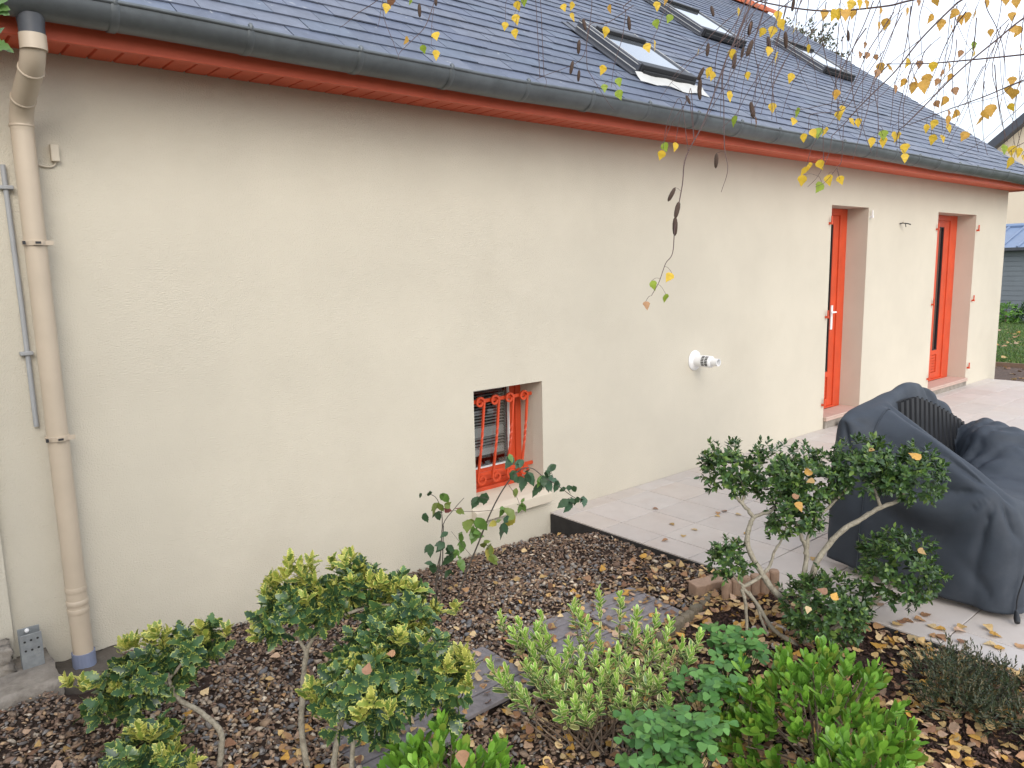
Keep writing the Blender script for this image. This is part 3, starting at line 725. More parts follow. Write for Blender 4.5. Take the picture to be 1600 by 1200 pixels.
# ---- leaf templates:  length along +y, normal +z
def leaf_template(kind, r_):
    if kind == 'birch':
        prof = [(0, .02), (.05, .20), (.13, .33), (.22, .36), (.27, .40), (.36, .37), (.42, .37), (.52, .28), (.58, .28), (.70, .17), (.76, .16), (.88, .06), (1, .0)]
    elif kind == 'holly':
        prof = [(0, .03), (.12, .15), (.22, .29), (.30, .18), (.42, .34), (.52, .21), (.64, .31), (.74, .16), (.84, .17), (1, .0)]
    elif kind == 'hebe':
        prof = [(0, .06), (.2, .17), (.5, .24), (.78, .21), (.93, .12), (1, .0)]
    elif kind == 'privet':
        prof = [(0, .04), (.22, .19), (.5, .25), (.78, .15), (1, .0)]
    elif kind == 'shrub':
        prof = [(0, .05), (.2, .11), (.45, .20), (.68, .23), (.86, .15), (1, .0)]
    elif kind == 'rose':
        prof = [(0, .03), (.1, .14), (.22, .23), (.28, .28), (.42, .27), (.48, .29), (.6, .22), (.66, .22), (.8, .11), (.9, .05), (1, .0)]
    elif kind == 'clover':
        prof = [(0, .06), (.2, .26), (.45, .48), (.7, .58), (.88, .50), (1.0, .30), (.92, .0)]
    elif kind == 'needle':
        prof = [(0, .06), (.5, .14), (1, .0)]
    V = []; E = []; F = []
    bend = {'birch': .10, 'holly': .12, 'hebe': -.06, 'privet': .10, 'shrub': -.08, 'rose': .16, 'clover': .05, 'needle': 0.}[kind]*r_.uniform(.4, 1.6)
    fold = {'birch': .12, 'holly': .22, 'hebe': .30, 'privet': .25, 'shrub': .22, 'rose': .18, 'clover': .12, 'needle': .2}[kind]
    for i, (t_, w_) in enumerate(prof):
        z = -bend*t_*t_; wv = w_*r_.uniform(.92, 1.08)
        zw = fold*w_+(.05*math.sin(7*t_+r_.uniform(0, 6)) if kind in ('holly', 'birch', 'rose') else 0)*w_*2
        V += [(-wv, t_, z+zw), (0, t_, z), (wv, t_, z+zw*r_.uniform(.7, 1.2))]; E += [1, 0, 1]
    for i in range(len(prof)-1):
        a = 3*i; F += [(a, a+1, a+4, a+3), (a+1, a+2, a+5, a+4)]
    return np.array(V), np.array(F), np.array(E, float)

class Foliage:
    """leaves of one plant; the largest few hundred become leaf objects, the rest one joined part"""
    def __init__(s, kind, m, palette, nshape=3, seed=1, rest='foliage', leaf='leaf'):
        r_ = np.random.default_rng(seed); s.r = r_
        s.T = [leaf_template(kind, r_) for _ in range(nshape)]; s.pal = np.array(palette); s.m = m; s.items = []; s.rest = rest; s.leaf = leaf; s.cache = {}
    def add(s, P, d, n, L, k=None):
        P = np.asarray(P, float); d = np.asarray(d, float); d = d/(np.linalg.norm(d)+1e-9)
        n = np.asarray(n, float); n = n-d*(n@d); l_ = np.linalg.norm(n)
        if l_ < 1e-4: n = np.cross(d, [1, .3, .2]); l_ = np.linalg.norm(n)
        n /= l_; x = np.cross(d, n)
        s.items.append((P, np.stack([x, d, n], 1)*L, int(s.r.integers(len(s.T))), int(s.r.integers(len(s.pal))) if k is None else k))
    def sprig(s, P, d, L, n=8, spread=.9, stem=.05, jit=.25, kfun=None):
        r_ = s.r; d = np.asarray(d, float)/np.linalg.norm(d)
        a = np.cross(d, [0.3, .2, 1.]); a /= np.linalg.norm(a)+1e-9; b = np.cross(d, a)
        for i in range(n):
            f = (i+.5)/n; ph = i*2.4+r_.uniform(0, .6)
            sp = spread*(1.25-.75*f)+r_.normal(0, jit*.5)
            ra = math.cos(ph)*a+math.sin(ph)*b
            dl = d*math.cos(sp)+ra*math.sin(sp)+r_.normal(0, jit*.35, 3)
            nl = d*math.sin(sp)-ra*math.cos(sp)+r_.normal(0, jit*.3, 3)
            s.add(P+d*stem*f, dl, nl, L*(1.05-.35*f)*r_.uniform(.6, 1.2), None if kfun is None else kfun(f))
    def build(s, parent, nobj=150):
        if not s.items: return
        C = np.array([i[0] for i in s.items]); S = np.array([np.linalg.norm(i[1][:, 1]) for i in s.items])
        a, b, z = proj(C); vis = (z > .2) & (a > -20) & (a < 1620) & (b > -20) & (b < 1220)
        score = np.where(vis, S/np.maximum(z, .2)*(1+s.r.uniform(0, .15, len(S))), 0)
        # favour the near side of the plant
        if vis.any(): score *= np.clip(1.2-(z-z[vis].min())/(np.ptp(z[vis])+1e-6), .2, 1.2)
        top = set(np.argsort(-score)[:nobj].tolist()) & set(np.nonzero(vis)[0].tolist())
        og = np.array(origin(parent)); V = []; F = []; Cc = []; nb = 0
        for i, (P, Mx, t_, k) in enumerate(s.items):
            v, f, e = s.T[t_]
            if i in top:
                if (t_, k) not in s.cache:
                    c4 = np.column_stack([np.repeat(s.pal[k][None], len(v), 0), e])
                    s.cache[(t_, k)] = mesh(s.leaf, v, f, s.m, col=c4, smooth=True)
                o = link(s.leaf, s.cache[(t_, k)], parent)
                mw = Matrix.Identity(4)
                for r0 in range(3):
                    for c0 in range(3): mw[r0][c0] = Mx[r0, c0]
                    mw[r0][3] = P[r0]-og[r0]
                o.matrix_basis = mw
            else:
                V.append(v@Mx.T+P-og); F.append(f+nb); nb += len(v)
                Cc.append(np.column_stack([np.repeat(s.pal[k][None]*s.r.uniform(.8, 1.2), len(v), 0), e]))
        if V:
            o = link(s.rest, mesh(s.rest, np.vstack(V), np.vstack(F), s.m, col=np.vstack(Cc), smooth=True), parent); tag(o, kind='stuff')
def hd(P, rx, ry, rz, n, fol, L, sprn=8, spread=.9, stem=.045, inner=.35, low=-.75, kfun=None, upb=.35):
    """a rounded head of sprigs"""
    P = np.asarray(P, float); c = 0
    while c < n:
        d = fol.r.normal(0, 1, 3); d /= np.linalg.norm(d)
        if d[2] < low: continue
        rr = fol.r.uniform(inner, 1)**.45*(1+.10*math.sin(5*d[0]+3*d[1])+.08*math.sin(7*d[2]+4*d[0]))
        q = P+d*np.array([rx, ry, rz])*rr*.92
        dd = d*np.array([1/rx, 1/ry, 1/rz])*min(rx, ry, rz)+np.array([0, 0, upb])+fol.r.normal(0, .28, 3)
        fol.sprig(q, dd, L, sprn, spread, stem, kfun=kfun); c += 1

# ---- dead leaves
DRY = [(.45, .29, .11), (.54, .37, .16), (.32, .17, .085), (.40, .23, .11), (.25, .13, .075), (.58, .43, .23), (.52, .29, .06), (.46, .31, .21)]
def litter(name, pts, L, seed, label, lift=.012):
    fo = Foliage('birch', MT['leafdry'], DRY, 5, seed)
    r_ = fo.r
    V = []; F = []; C = []; nb = 0
    for P in pts:
        a = r_.uniform(0, 2*math.pi); d = np.array([math.cos(a), math.sin(a), r_.normal(0, .25)]); n = np.array([r_.normal(0, .4), r_.normal(0, .4), 1.])
        if r_.random() < .4: n = -n
        d /= np.linalg.norm(d); n -= d*(n@d); n /= np.linalg.norm(n); x = np.cross(d, n); l_ = L*r_.uniform(.6, 1.35)
        v, f, e = fo.T[int(r_.integers(5))]; v = v.copy(); v[:, 2] += r_.normal(0, .10)*v[:, 1]**2+abs(r_.normal(0, .25))*v[:, 0]**2
        v = v@(np.stack([x, d, n], 1)*l_).T+P+np.array([0, 0, lift+r_.uniform(0, .012)])
        c = np.array(DRY[int(r_.integers(len(DRY)))])*r_.uniform(.7, 1.25)
        V.append(v); F.append(f+nb); nb += len(v); C.append(np.column_stack([np.repeat(c[None], len(v), 0), e]))
    o = link(name, mesh(name, np.vstack(V), np.vstack(F), MT['leafdry'], col=np.vstack(C), smooth=False))
    return tag(o, label, 'leaves', kind='stuff')
r_ = np.random.default_rng(21)
pts = np.column_stack([r_.uniform(.2, 3.49, 13000), r_.uniform(-3.4, -.1, 13000), np.zeros(13000)])
dens = np.clip(.03+.45*np.clip((pts[:, 0]-1.6)/1.2, 0, 1)*np.clip((-pts[:, 1]-.75)/.6, 0, 1)+.75*np.clip((-pts[:, 1]-2.1)/.4, 0, 1)+.24*np.clip((-pts[:, 1]-.75)/.5, 0, 1), 0, 1)
# open mulch patch beside the terrace stays mostly bare
bare = np.exp(-(((pts[:, 0]-3.2)/.22)**2+((pts[:, 1]+2.32)/.16)**2)); dens *= 1-.85*bare
bare2 = np.exp(-(((pts[:, 0]-2.95)/.16)**2+((pts[:, 1]+1.72)/.10)**2)); dens *= 1-.8*bare2
k = (r_.random(13000) < dens) & in_frame(pts+np.array([0, 0, -.12]))
pts = pts[k]; pts[:, 2] = zg(pts[:, 0], pts[:, 1])
ondeck = np.zeros(len(pts), bool)
for cx, cy in ((1.38, -1.32), (1.87, -1.24), (2.43, -1.235), (2.90, -1.25)): ondeck |= (abs(pts[:, 0]-cx) < .2) & (abs(pts[:, 1]-cy) < .2)
pts[ondeck, 2] = -.103; pts = pts[~ondeck | (np.random.default_rng(5).random(len(pts)) < .5)]
litter('leaf_litter', pts, .040, 22, 'yellow and brown fallen leaves scattered over the garden bed')

def sheet_leaf(P, L, k, seed, name, label, cat, group=None):
    r_ = np.random.default_rng(seed); v, f, e = leaf_template('birch', r_)
    v = v.copy(); v[:, 2] = v[:, 2]*1.2+.25*v[:, 0]**2*r_.uniform(.3, 2)+r_.normal(0, .1)*v[:, 1]**2; v *= L; v[:, 2] -= v[:, 2].min()
    c = np.array(DRY[k % len(DRY)])*r_.uniform(.8, 1.2)
    o = link(name, mesh(name, v, f, MT['leafdry'], col=np.column_stack([np.repeat(c[None], len(v), 0), e])), None, P)
    o.rotation_euler = (0, 0, r_.uniform(0, 6.28)); return tag(o, label, cat, group)
def onz(px, py, z):
    d = _f+_r*((px-800)/FPX)-_u*((py-600)/FPX); return CAM+d*((z-CAM[2])/d[2])
# leaves lying on the terrace (pixel spots measured on the photograph, laid on the tile plane)
TL = [(1048, 818), (1068, 836), (1043, 844), (1122, 801), (1136, 800), (1149, 804), (1162, 834), (1150, 846), (1270, 872), (1118, 805), (1410, 968), (1428, 968), (1408, 976), (1452, 976), (1478, 984), (1490, 986), (1506, 980), (1540, 980), (1468, 994), (1452, 992), (1500, 1006), (1556, 1008), (1562, 1016), (1374, 948), (1380, 936), (1395, 978), (1440, 962), (1590, 1012), (1020, 795), (1090, 828), (1545, 992)]
for i, (a, b) in enumerate(TL):
    P = onz(a, b, .002)
    far = P[1] > -1.75
    sheet_leaf(P, .055 if not far else .045, i, 300+i, 'fallen_leaf', 'dry brown leaf lying on the tiles near the terrace corner' if far else 'dry golden leaf lying on the tiles in front of the furniture cover', 'leaf', 'leaves on the terrace near the corner' if far else 'leaves on the terrace by the cover')

# ---- wooden stepping tiles
def deck_tile(cx, cy, rot, label, s=.42, n=4):
    z = -.098
    t_ = empty('deck_tile', (cx, cy, z-.03)); tag(t_, label, 'deck tile', 'wooden stepping tiles in the gravel')
    c, s_ = math.cos(rot), math.sin(rot)
    ax = np.array([c, s_, 0]); ay = np.array([-s_, c, 0]); az = np.array([0, 0, 1.]); w_ = s/n
    for k in range(n):
        o_ = np.array([cx, cy, z-.018])-ax*s/2+ay*(-s/2+k*w_+.004)
        MB().obox(o_, ax, ay, az, s, w_-.009, .018+rng.normal(0, .001)).build('slat', MT['deck'], t_, bev=.003)
    for k in (-.15, 0, .15):
        o_ = np.array([cx, cy, z-.040])+ax*(k-.02)-ay*s/2
        MB().obox(o_, ax, ay, az, .04, s, .0215).build('bearer', MT['membrane'], t_)
deck_tile(1.38, -1.32, R(-1), 'weathered grey wooden stepping tile half hidden under the variegated bush')
deck_tile(1.87, -1.24, R(1), 'weathered grey wooden stepping tile right of the variegated bush')
deck_tile(2.43, -1.235, R(-3), 'weathered grey wooden stepping tile in the middle of the path')
deck_tile(2.90, -1.25, R(-5), 'weathered grey wooden stepping tile nearest the stone edging')

# ---- edging
def palisade(name, P, r0, h, m, label, group, tilt=0):
    prof = [(r0, 0), (r0, h-.012), (r0*.86, h-.003), (r0*.5, h)]
    o = MB().lathe(prof, (0, 0, 0), (math.sin(tilt), 0, math.cos(tilt)), 12).build(name, m); o.location = P
    return tag(o, label, 'edging', group)
e0 = np.array([3.30, -1.58]); e1 = np.array([3.50, -1.735])
for i in range(6):
    q = e0+(e1-e0)*i/5
    palisade('edging_post', (q[0], q[1], -.12), .027, .17+.010*i, MT['block'], ['sixth', 'fifth', 'fourth', 'third', 'second', 'first'][i]+' round topped beige concrete edging post counted from the terrace edge', 'edging posts by the terrace')
l0 = np.array([2.72, -1.60]); l1 = np.array([3.27, -1.50])
for i in range(12):
    q = l0+(l1-l0)*i/11
    palisade('scalloped_stone', (q[0], q[1]+rng.normal(0, .004), -.145), .026, .105+rng.normal(0, .004), MT['blockm'], ['first', 'second', 'third', 'fourth', 'fifth', 'sixth', 'seventh', 'eighth', 'ninth', 'tenth', 'eleventh', 'twelfth'][i]+' mossy rounded edging stone from the left in the low row', 'mossy scalloped edging stones', rng.normal(0, .05))
b_ = MB(); V = [(-.10, -.035), (-.05, -.045), (0, -.035), (.05, -.045), (.10, -.035), (.10, .04), (.05, .05), (0, .04), (-.05, .05), (-.10, .04)]
n_ = len(V); b_.add([(x, y, 0) for x, y in V]+[(x, y, .075) for x, y in V], [tuple(range(n_))[::-1], tuple(range(n_, 2*n_))]+[(k, (k+1) % n_, n_+(k+1) % n_, n_+k) for k in range(n_)])
o = b_.build('edging_block', MT['block'], bev=.006); o.location = (3.33, -1.44, -.075); o.rotation_euler = (R(3), R(-2), R(-18))
tag(o, 'loose beige concrete edging block lying on the gravel by the terrace edge', 'block')
o = MB().box(-.055, .055, -.03, .03, 0, .06).build('wood_block', MT['wood'], bev=.004); o.location = (7.62, -.09, .002); o.rotation_euler = (0, 0, .3)
tag(o, 'small pale wooden block on the terrace by the near door step', 'block')
import bmesh
WP = [(1195, 950, .035, 'white pebble nearest the row of edging posts'), (1212, 958, .03, 'pale pebble right of the one by the edging posts'), (1181, 982, .028, 'white pebble beside the columbine at the foot of the stems'), (1205, 978, .032, 'white pebble just left of the largest flat one'), (1222, 986, .05, 'largest flat white pebble below the cloud pruned bush'), (1209, 940, .016, 'tiny white pebble farthest back in the mulch'), (1147, 972, .02, 'leftmost small pale pebble in the mulch'), (1213, 1010, .03, 'pale pebble half hidden above the rounded green shrub')]
for i, (a, b, s_, lab) in enumerate(WP):
    bm = bmesh.new(); bmesh.ops.create_icosphere(bm, subdivisions=2, radius=1)
    for v in bm.verts:
        k = 1+.12*math.sin(3*v.co.x+i)+.1*math.sin(4*v.co.y+2*i); v.co = Vector((v.co.x*s_*k, v.co.y*s_*.7*k, v.co.z*s_*.45))
    me = bpy.data.meshes.new('white_pebble'); bm.to_mesh(me); bm.free(); me.materials.append(MT['pebble']); me.polygons.foreach_set('use_smooth', [True]*len(me.polygons))
    P = onz(a, b, -.07); o = link('white_pebble', me, None, (P[0], P[1], -.07)); o.rotation_euler = (0, .1, i*1.1)
    tag(o, lab or 'smaller white pebble in the mulch under the cloud pruned bush', 'pebble', 'white pebbles in the mulch')
for i, (a, b, s_) in enumerate([(450, 1152, .03), (395, 1170, .03), (378, 1150, .022), (1160//2, 1180, .02)]):
    pass

# ================================================================= FURNITURE UNDER ITS COVER
seat = empty('garden_bench', (4.8, -2.2, 0)); tag(seat, 'black slatted garden bench showing inside the slumped grey cover', 'bench')
nsl = 15
for i in range(nsl):
    u = i/(nsl-1); xx = 4.50+u*.98
    zt = .895+.012*math.sin(u*3)-.27*max(0, u-.2)**1.1*1.25; zb = .36
    tube = [(xx, -1.925+.0, zt), (xx+.004*math.sin(i), -1.945, (zt+zb)/2), (xx, -1.985, zb)]
    s_ = MB(); P = cr_spline(tube, 5); V = []; F = []
    for q in P: V += [(q[0]-.024, q[1]+.008, q[2]), (q[0]-.018, q[1]-.008, q[2]), (q[0]+.018, q[1]-.008, q[2]), (q[0]+.024, q[1]+.008, q[2])]
    for a in range(len(P)-1):
        for k in range(3): F.append((a*4+k, a*4+k+1, (a+1)*4+k+1, (a+1)*4+k))
    s_.add(V, F); s_.build('back_slat', MT['slatb'], seat, smooth=False)
bp_ = MB(); V = []; 
for i in range(9):
    u = i/8; xx = 4.46+u*1.05; zt = .90+.012*math.sin(u*3)-.27*max(0, u-.2)**1.1*1.25
    V += [(xx, -1.912, zt), (xx, -1.972, .36)]
bp_.add(V, [(2*i, 2*i+1, 2*i+3, 2*i+2) for i in range(8)]); bp_.build('back_panel', MT['slatb'], seat)
for xx, yy in ((4.04, -1.90), (4.03, -2.56), (5.4, -1.9), (5.4, -2.6), (4.10, -1.955), (4.06, -2.62)):
    MB().lathe([(.022, 0), (.022, .012), (.017, .016), (.017, .42)], (xx, yy, .0005), n=10).build('leg', MT['pvcgrey'], seat, smooth=True)
MB().box(4.05, 5.4, -2.6, -1.9, .36, .41).build('seat_frame', MT['slatb'], seat, bev=.01)
# cover: profiles across x for stations along y
ST = [
 (-1.775, [(3.99, .06), (3.99, .2), (4.00, .35), (4.02, .42), (4.4, .42), (4.8, .42), (5.05, .40), (5.3, .36), (5.5, .32), (5.6, .25), (5.6, .15), (5.6, .06)]),
 (-1.785, [(3.97, .06), (3.98, .4), (4.0, .62), (4.04, .76), (4.4, .80), (4.8, .82), (5.05, .74), (5.3, .62), (5.48, .52), (5.58, .4), (5.6, .2), (5.6, .06)]),
 (-1.815, [(3.955, .06), (3.962, .42), (3.972, .78), (4.02, .872), (4.38, .915), (4.8, .945), (5.05, .862), (5.3, .755), (5.5, .645), (5.58, .42), (5.6, .2), (5.61, .06)]),
 (-1.885, [(3.945, .055), (3.952, .42), (3.968, .77), (4.03, .875), (4.40, .925), (4.8, .930), (5.05, .855), (5.3, .745), (5.5, .645), (5.58, .42), (5.6, .2), (5.61, .06)]),
 (-1.96, [(3.935, .05), (3.955, .38), (4.01, .70), (4.12, .865), (4.33, .885), (4.43, .55), (4.9, .38), (5.20, .42), (5.40, .62), (5.56, .56), (5.6, .25), (5.61, .06)]),
 (-2.10, [(3.925, .045), (3.95, .35), (4.01, .66), (4.11, .825), (4.24, .835), (4.38, .50), (4.85, .40), (5.08, .48), (5.27, .67), (5.52, .62), (5.6, .25), (5.61, .06)]),
 (-2.30, [(3.92, .04), (3.935, .30), (3.965, .56), (4.03, .75), (4.12, .775), (4.32, .55), (4.75, .45), (5.02, .52), (5.22, .645), (5.5, .60), (5.6, .25), (5.61, .06)]),
 (-2.48, [(3.92, .035), (3.925, .30), (3.945, .52), (3.985, .65), (4.07, .685), (4.28, .53), (4.70, .46), (5.0, .49), (5.2, .56), (5.5, .53), (5.59, .25), (5.6, .06)]),
 (-2.60, [(3.925, .03), (3.935, .28), (3.95, .45), (3.985, .55), (4.06, .590), (4.30, .51), (4.70, .46), (5.0, .46), (5.2, .48), (5.45, .46), (5.57, .22), (5.58, .05)]),
 (-2.665, [(3.945, .03), (3.955, .25), (3.975, .40), (4.01, .48), (4.09, .515), (4.34, .48), (4.70, .45), (5.0, .44), (5.2, .44), (5.42, .42), (5.53, .2), (5.55, .05)]),
 (-2.705, [(3.985, .03), (3.99, .18), (4.005, .30), (4.035, .37), (4.11, .405), (4.36, .40), (4.70, .39), (5.0, .38), (5.2, .36), (5.38, .33), (5.48, .16), (5.5, .05)]),
 (-2.725, [(4.02, .03), (4.025, .10), (4.04, .16), (4.06, .20), (4.13, .22), (4.38, .22), (4.70, .21), (5.0, .2), (5.2, .19), (5.36, .17), (5.44, .09), (5.46, .05)]),
 (-2.73, [(4.04, .03), (4.045, .035), (4.06, .04), (4.08, .04), (4.14, .04), (4.4, .04), (4.70, .04), (5.0, .04), (5.2, .04), (5.34, .04), (5.4, .04), (5.42, .03)]),
]
G = np.array([[(x, y, z) for x, z in pr] for y, pr in ST])            # stations x profile x 3
G1 = np.stack([cr_spline(G[:, j], 8) for j in range(G.shape[1])], 1)
G2 = np.stack([cr_spline(G1[i], 9) for i in range(G1.shape[0])], 0)
nu, nv = G2.shape[:2]
Pm = G2.copy()
du = np.gradient(Pm, axis=0); dv = np.gradient(Pm, axis=1); Nn = np.cross(dv, du); Nn /= np.linalg.norm(Nn, axis=2)[..., None]+1e-9
xx, yy, zz = Pm[..., 0], Pm[..., 1], Pm[..., 2]
side = np.clip((4.10-xx)/.1, 0, 1)*np.clip((.62-zz)/.2, 0, 1)+0
s1 = .016*np.sin(14*(yy+2.0)+9*(zz-.3))*np.clip(zz/.3, 0, 1)
sw = -.045*np.exp(-((zz-(.46+1.2*(yy+2.33)**2))/.075)**2)*np.clip(1-((yy+2.28)/.34)**2, 0, 1)   # swag
sw2 = .020*np.exp(-((zz-(.33+1.3*(yy+2.36)**2))/.06)**2)*np.clip(1-((yy+2.3)/.36)**2, 0, 1)
near_f = np.clip((4.08-xx)/.08, 0, 1)
wr = .010*np.sin(22*xx+13*yy)*np.clip((xx-4.3)/.3, 0, 1)+.014*np.sin(31*xx-17*yy+3*zz)*np.clip((xx-4.9)/.3, 0, 1)
pleat = .012*np.sin(60*xx+25*yy)*np.exp(-((yy+2.2)/.25)**2)*np.clip((xx-4.95)/.15, 0, 1)
def radial(cy, cz, k, ph, r0, r1, amp):
    """creases running out of an anchor point on the near side"""
    dy, dz = yy-cy, zz-cz; rr_ = np.sqrt(dy*dy+dz*dz)+1e-6; th_ = np.arctan2(dz, dy)
    return amp*(1-np.abs(np.sin(k*th_+ph+1.2*rr_)))**2.2*np.clip((rr_-.03)/.08, 0, 1)*np.clip((r1-rr_)/(r1-r0), 0, 1)
folds = radial(-2.60, .60, 5.0, .4, .15, .62, .030)+radial(-1.84, .90, 4.2, 1.1, .2, .75, .026)+radial(-2.66, .05, 3.0, .3, .1, .4, .018)
rim = .020*np.exp(-((xx-np.interp(yy, [-2.66, -2.48, -2.3, -2.1, -1.96], [4.05, 4.04, 4.09, 4.18, 4.26]))/.022)**2)*np.clip((-yy-1.9)/.06, 0, 1)*np.clip((2.66+yy)/.05, 0, 1)
cre = .030*(1-np.abs(np.sin(9*xx+5*np.sin(6*yy)+4*zz)))**3*np.clip((xx-4.85)/.15, 0, 1)+.010*(1-np.abs(np.sin(14*(xx-.6*yy))))**3*np.clip((xx-4.2)/.2, 0, 1)*np.clip((-yy-1.95)/.1, 0, 1)
disp = near_f*(s1*.35+sw*1.1+sw2)+near_f*folds+rim+cre+wr*.7+pleat+.0025*np.sin(40*yy+33*zz)*near_f
Pm += Nn*disp[..., None]*np.sign(1)
idx = np.arange(nu*nv).reshape(nu, nv)
F = np.stack([idx[:-1, :-1], idx[1:, :-1], idx[1:, 1:], idx[:-1, 1:]], -1).reshape(-1, 4)
cov = empty('furniture_cover', (4.8, -2.25, 0)); tag(cov, 'dark grey fabric cover draped over garden furniture on the terrace', 'cover')
o = link('cloth', mesh('cloth', Pm.reshape(-1, 3)-np.array(origin(cov)), F, MT['coverm'], smooth=True), cov)
sub = o.modifiers.new('sub', 'SUBSURF'); sub.levels = 1; sub.render_levels = 1
so_ = o.modifiers.new('thick', 'SOLIDIFY'); so_.thickness = .003; so_.offset = -1
# stitched seam up the near side
ii = int(np.argmin(np.abs(G2[:, 0, 1]+1.98)))
sm_ = [Pm[ii+int(.5*j/nv*6), j]+Nn[ii, j]*.003*(1 if Nn[ii, j][0] < 0 else -1) for j in range(0, 34)]
MB().tube(sm_, .0032, 5).build('seam', MT['coverm'], cov, smooth=True)
cp = cr_spline([(4.04, -2.735, .40), (4.02, -2.735, .30), (4.0, -2.725, .2), (3.98, -2.715, .12), (3.975, -2.715, .06)], 4)
MB().tube(cp, .0035, 6).build('cord', MT['slatb'], cov, smooth=True)
MB().tube(cr_spline([(3.975, -2.715, .055), (3.955, -2.725, .035), (3.93, -2.735, .017)], 4), [.007, .008, .010, .012, .013, .014, .014, .013, .012], 8).build('cord_toggle', MT['slatb'], cov, smooth=True)

# ================================================================= PLANTS
def branch(parent, m, px, depth, rad, name='branch', n=8, sub=5, jit=.0):
    """a tapering limb through measured points (pixel x, pixel y[, depth offset])"""
    P = np.array([at(q[0], q[1], depth+(q[2] if len(q) > 2 else 0)) for q in px])
    S = cr_spline(P, sub); t_ = np.linspace(0, 1, len(S)); r_ = rad[0]*(1-t_)+rad[1]*t_
    if jit: r_ = r_*(1+jit*np.sin(np.arange(len(S))*2.1+px[0][0])); S = S+rng.normal(0, jit*.012, S.shape)
    return MB().tube(S, r_, n).build(name, m, parent, smooth=True)
def base_at(px, py, z): 
    P = onz(px, py, z); return P

# ---- cloud pruned evergreen beside the terrace
PB = np.array([3.17, -2.10, -.09]); PD = float((PB-CAM)@_f)
pv = empty('cloud_pruned_bush', PB); tag(pv, 'cloud pruned evergreen with dark green leaf pads on bare grey stems', 'shrub')
bx_, by_, _z = proj(PB)
bq = (float(bx_[0]), float(by_[0]))
BL = [
 ([bq, (1232, 950), (1205, 918), (1182, 882), (1168, 850), (1171, 822), (1178, 808)], .016, .010),
 ([(1178, 808), (1166, 794), (1150, 776), (1142, 757)], .010, .005),
 ([(1160, 786), (1163, 765), (1152, 742)], .006, .004),
 ([(1178, 808), (1190, 803), (1206, 798), (1220, 770, .1)], .009, .005),
 ([bq, (1210, 985), (1180, 940), (1160, 918)], .011, .008),
 ([(1160, 918), (1185, 903), (1203, 884), (1210, 862), (1222, 842), (1232, 815)], .009, .004),
 ([(1163, 916), (1150, 905), (1142, 888)], .006, .003),
 ([(1159, 920), (1165, 945), (1167, 985)], .008, .007),
 ([(1170, 925), (1183, 945), (1190, 970), (1200, 990)], .007, .006),
 ([bq, (1256, 950), (1256, 905), (1260, 862), (1252, 838), (1245, 815)], .014, .008),
 ([(1259, 866), (1263, 840), (1278, 808, .06), (1300, 788, .1), (1326, 760, .1)], .010, .006),
 ([bq, (1258, 960), (1268, 905), (1282, 868), (1315, 830), (1345, 812), (1375, 793), (1400, 784), (1412, 770)], .016, .008),
 ([(1376, 793), (1370, 775), (1362, 755)], .008, .005),
 ([bq, (1300, 985), (1355, 950), (1383, 927), (1400, 904)], .013, .007),
 ([bq, (1270, 985), (1290, 960)], .010, .006),
]
for px_, r0, r1 in BL: branch(pv, MT['bark'], px_, PD, (r0*1.08, r1), 'branch', 9, 5, .08)
PCOL = [(.05, .105, .028), (.07, .135, .034), (.04, .085, .03), (.09, .165, .04), (.056, .115, .036), (.034, .07, .024), (.14, .22, .045)]
fo = Foliage('privet', MT['privet'], PCOL, 3, 41)
for (a, b, rx, ry, dd, n) in [(1134, 738, 33, 42, .05, 95), (1205, 740, 46, 40, .1, 110), (1262, 752, 52, 46, .1, 150), (1242, 808, 42, 34, -.05, 95), (1350, 733, 48, 42, .02, 130), (1420, 745, 54, 42, .02, 150),
                              (1138, 878, 26, 28, 0, 55), (1402, 893, 62, 56, .0, 210), (1292, 952, 66, 48, -.12, 210)]:
    d = PD+dd; s_ = d/FPX*1.03
    hd(at(a, b, d), rx*s_, rx*s_*.95, ry*s_, int(n*1.05), fo, .036, 9, .95, .04, inner=.25, low=-.8, upb=.25)
for (a, b) in [(1112, 696), (1150, 692), (1185, 694), (1215, 700), (1240, 698), (1268, 708), (1290, 712), (1315, 700), (1106, 715), (1460, 735), (1285, 830), (1205, 838)]:
    fo.sprig(at(a, b+6, PD), np.array([rng.normal(0, .3), rng.normal(0, .3), 1]), .034, 9, .9, .045)
fo.build(pv, 290)

# ---- variegated false holly, three plants
HC = [(.04, .09, .036), (.052, .115, .045), (.03, .07, .034), (.075, .15, .05)]
YC = [(.20, .27, .05), (.28, .35, .065), (.14, .22, .045), (.40, .42, .09)]
def hollyplant(label, base, depth, trunks, heads, tops, seed, nobj=140):
    B = at(base[0], base[1], depth); B[2] = zg(B[0], B[1])-.01
    h_ = empty('variegated_holly', B); tag(h_, label, 'shrub', 'variegated bushes in the gravel bed')
    for px_, r0, r1 in trunks:
        branch(h_, MT['bark'], px_, depth, (r0, r1), 'stem', 9, 5, .08)
    g_ = Foliage('holly', MT['holly'], HC, 4, seed); y_ = Foliage('holly', MT['hollyy'], YC, 3, seed+1, 'young_foliage', 'young_leaf')
    for (a, b, rx, ry, dd, n) in heads:
        d = depth+dd; s_ = d/FPX; hd(at(a, b, d), rx*s_, rx*s_, ry*s_, int(n*.72), g_, .066, 7, 1.0, .04, inner=.2, low=-.85, upb=.25)
    for (a, b, dd) in tops:
        for k in range(4):
            y_.sprig(at(a+rng.normal(0, 16 if k else 3), b+abs(rng.normal(0, 16 if k else 3))+4, depth+dd+rng.normal(0, .03)), np.array([rng.normal(0, .35), rng.normal(0, .35), 1.]), .055, 8, .75, .04)
    g_.build(h_, nobj); y_.build(h_, 150)
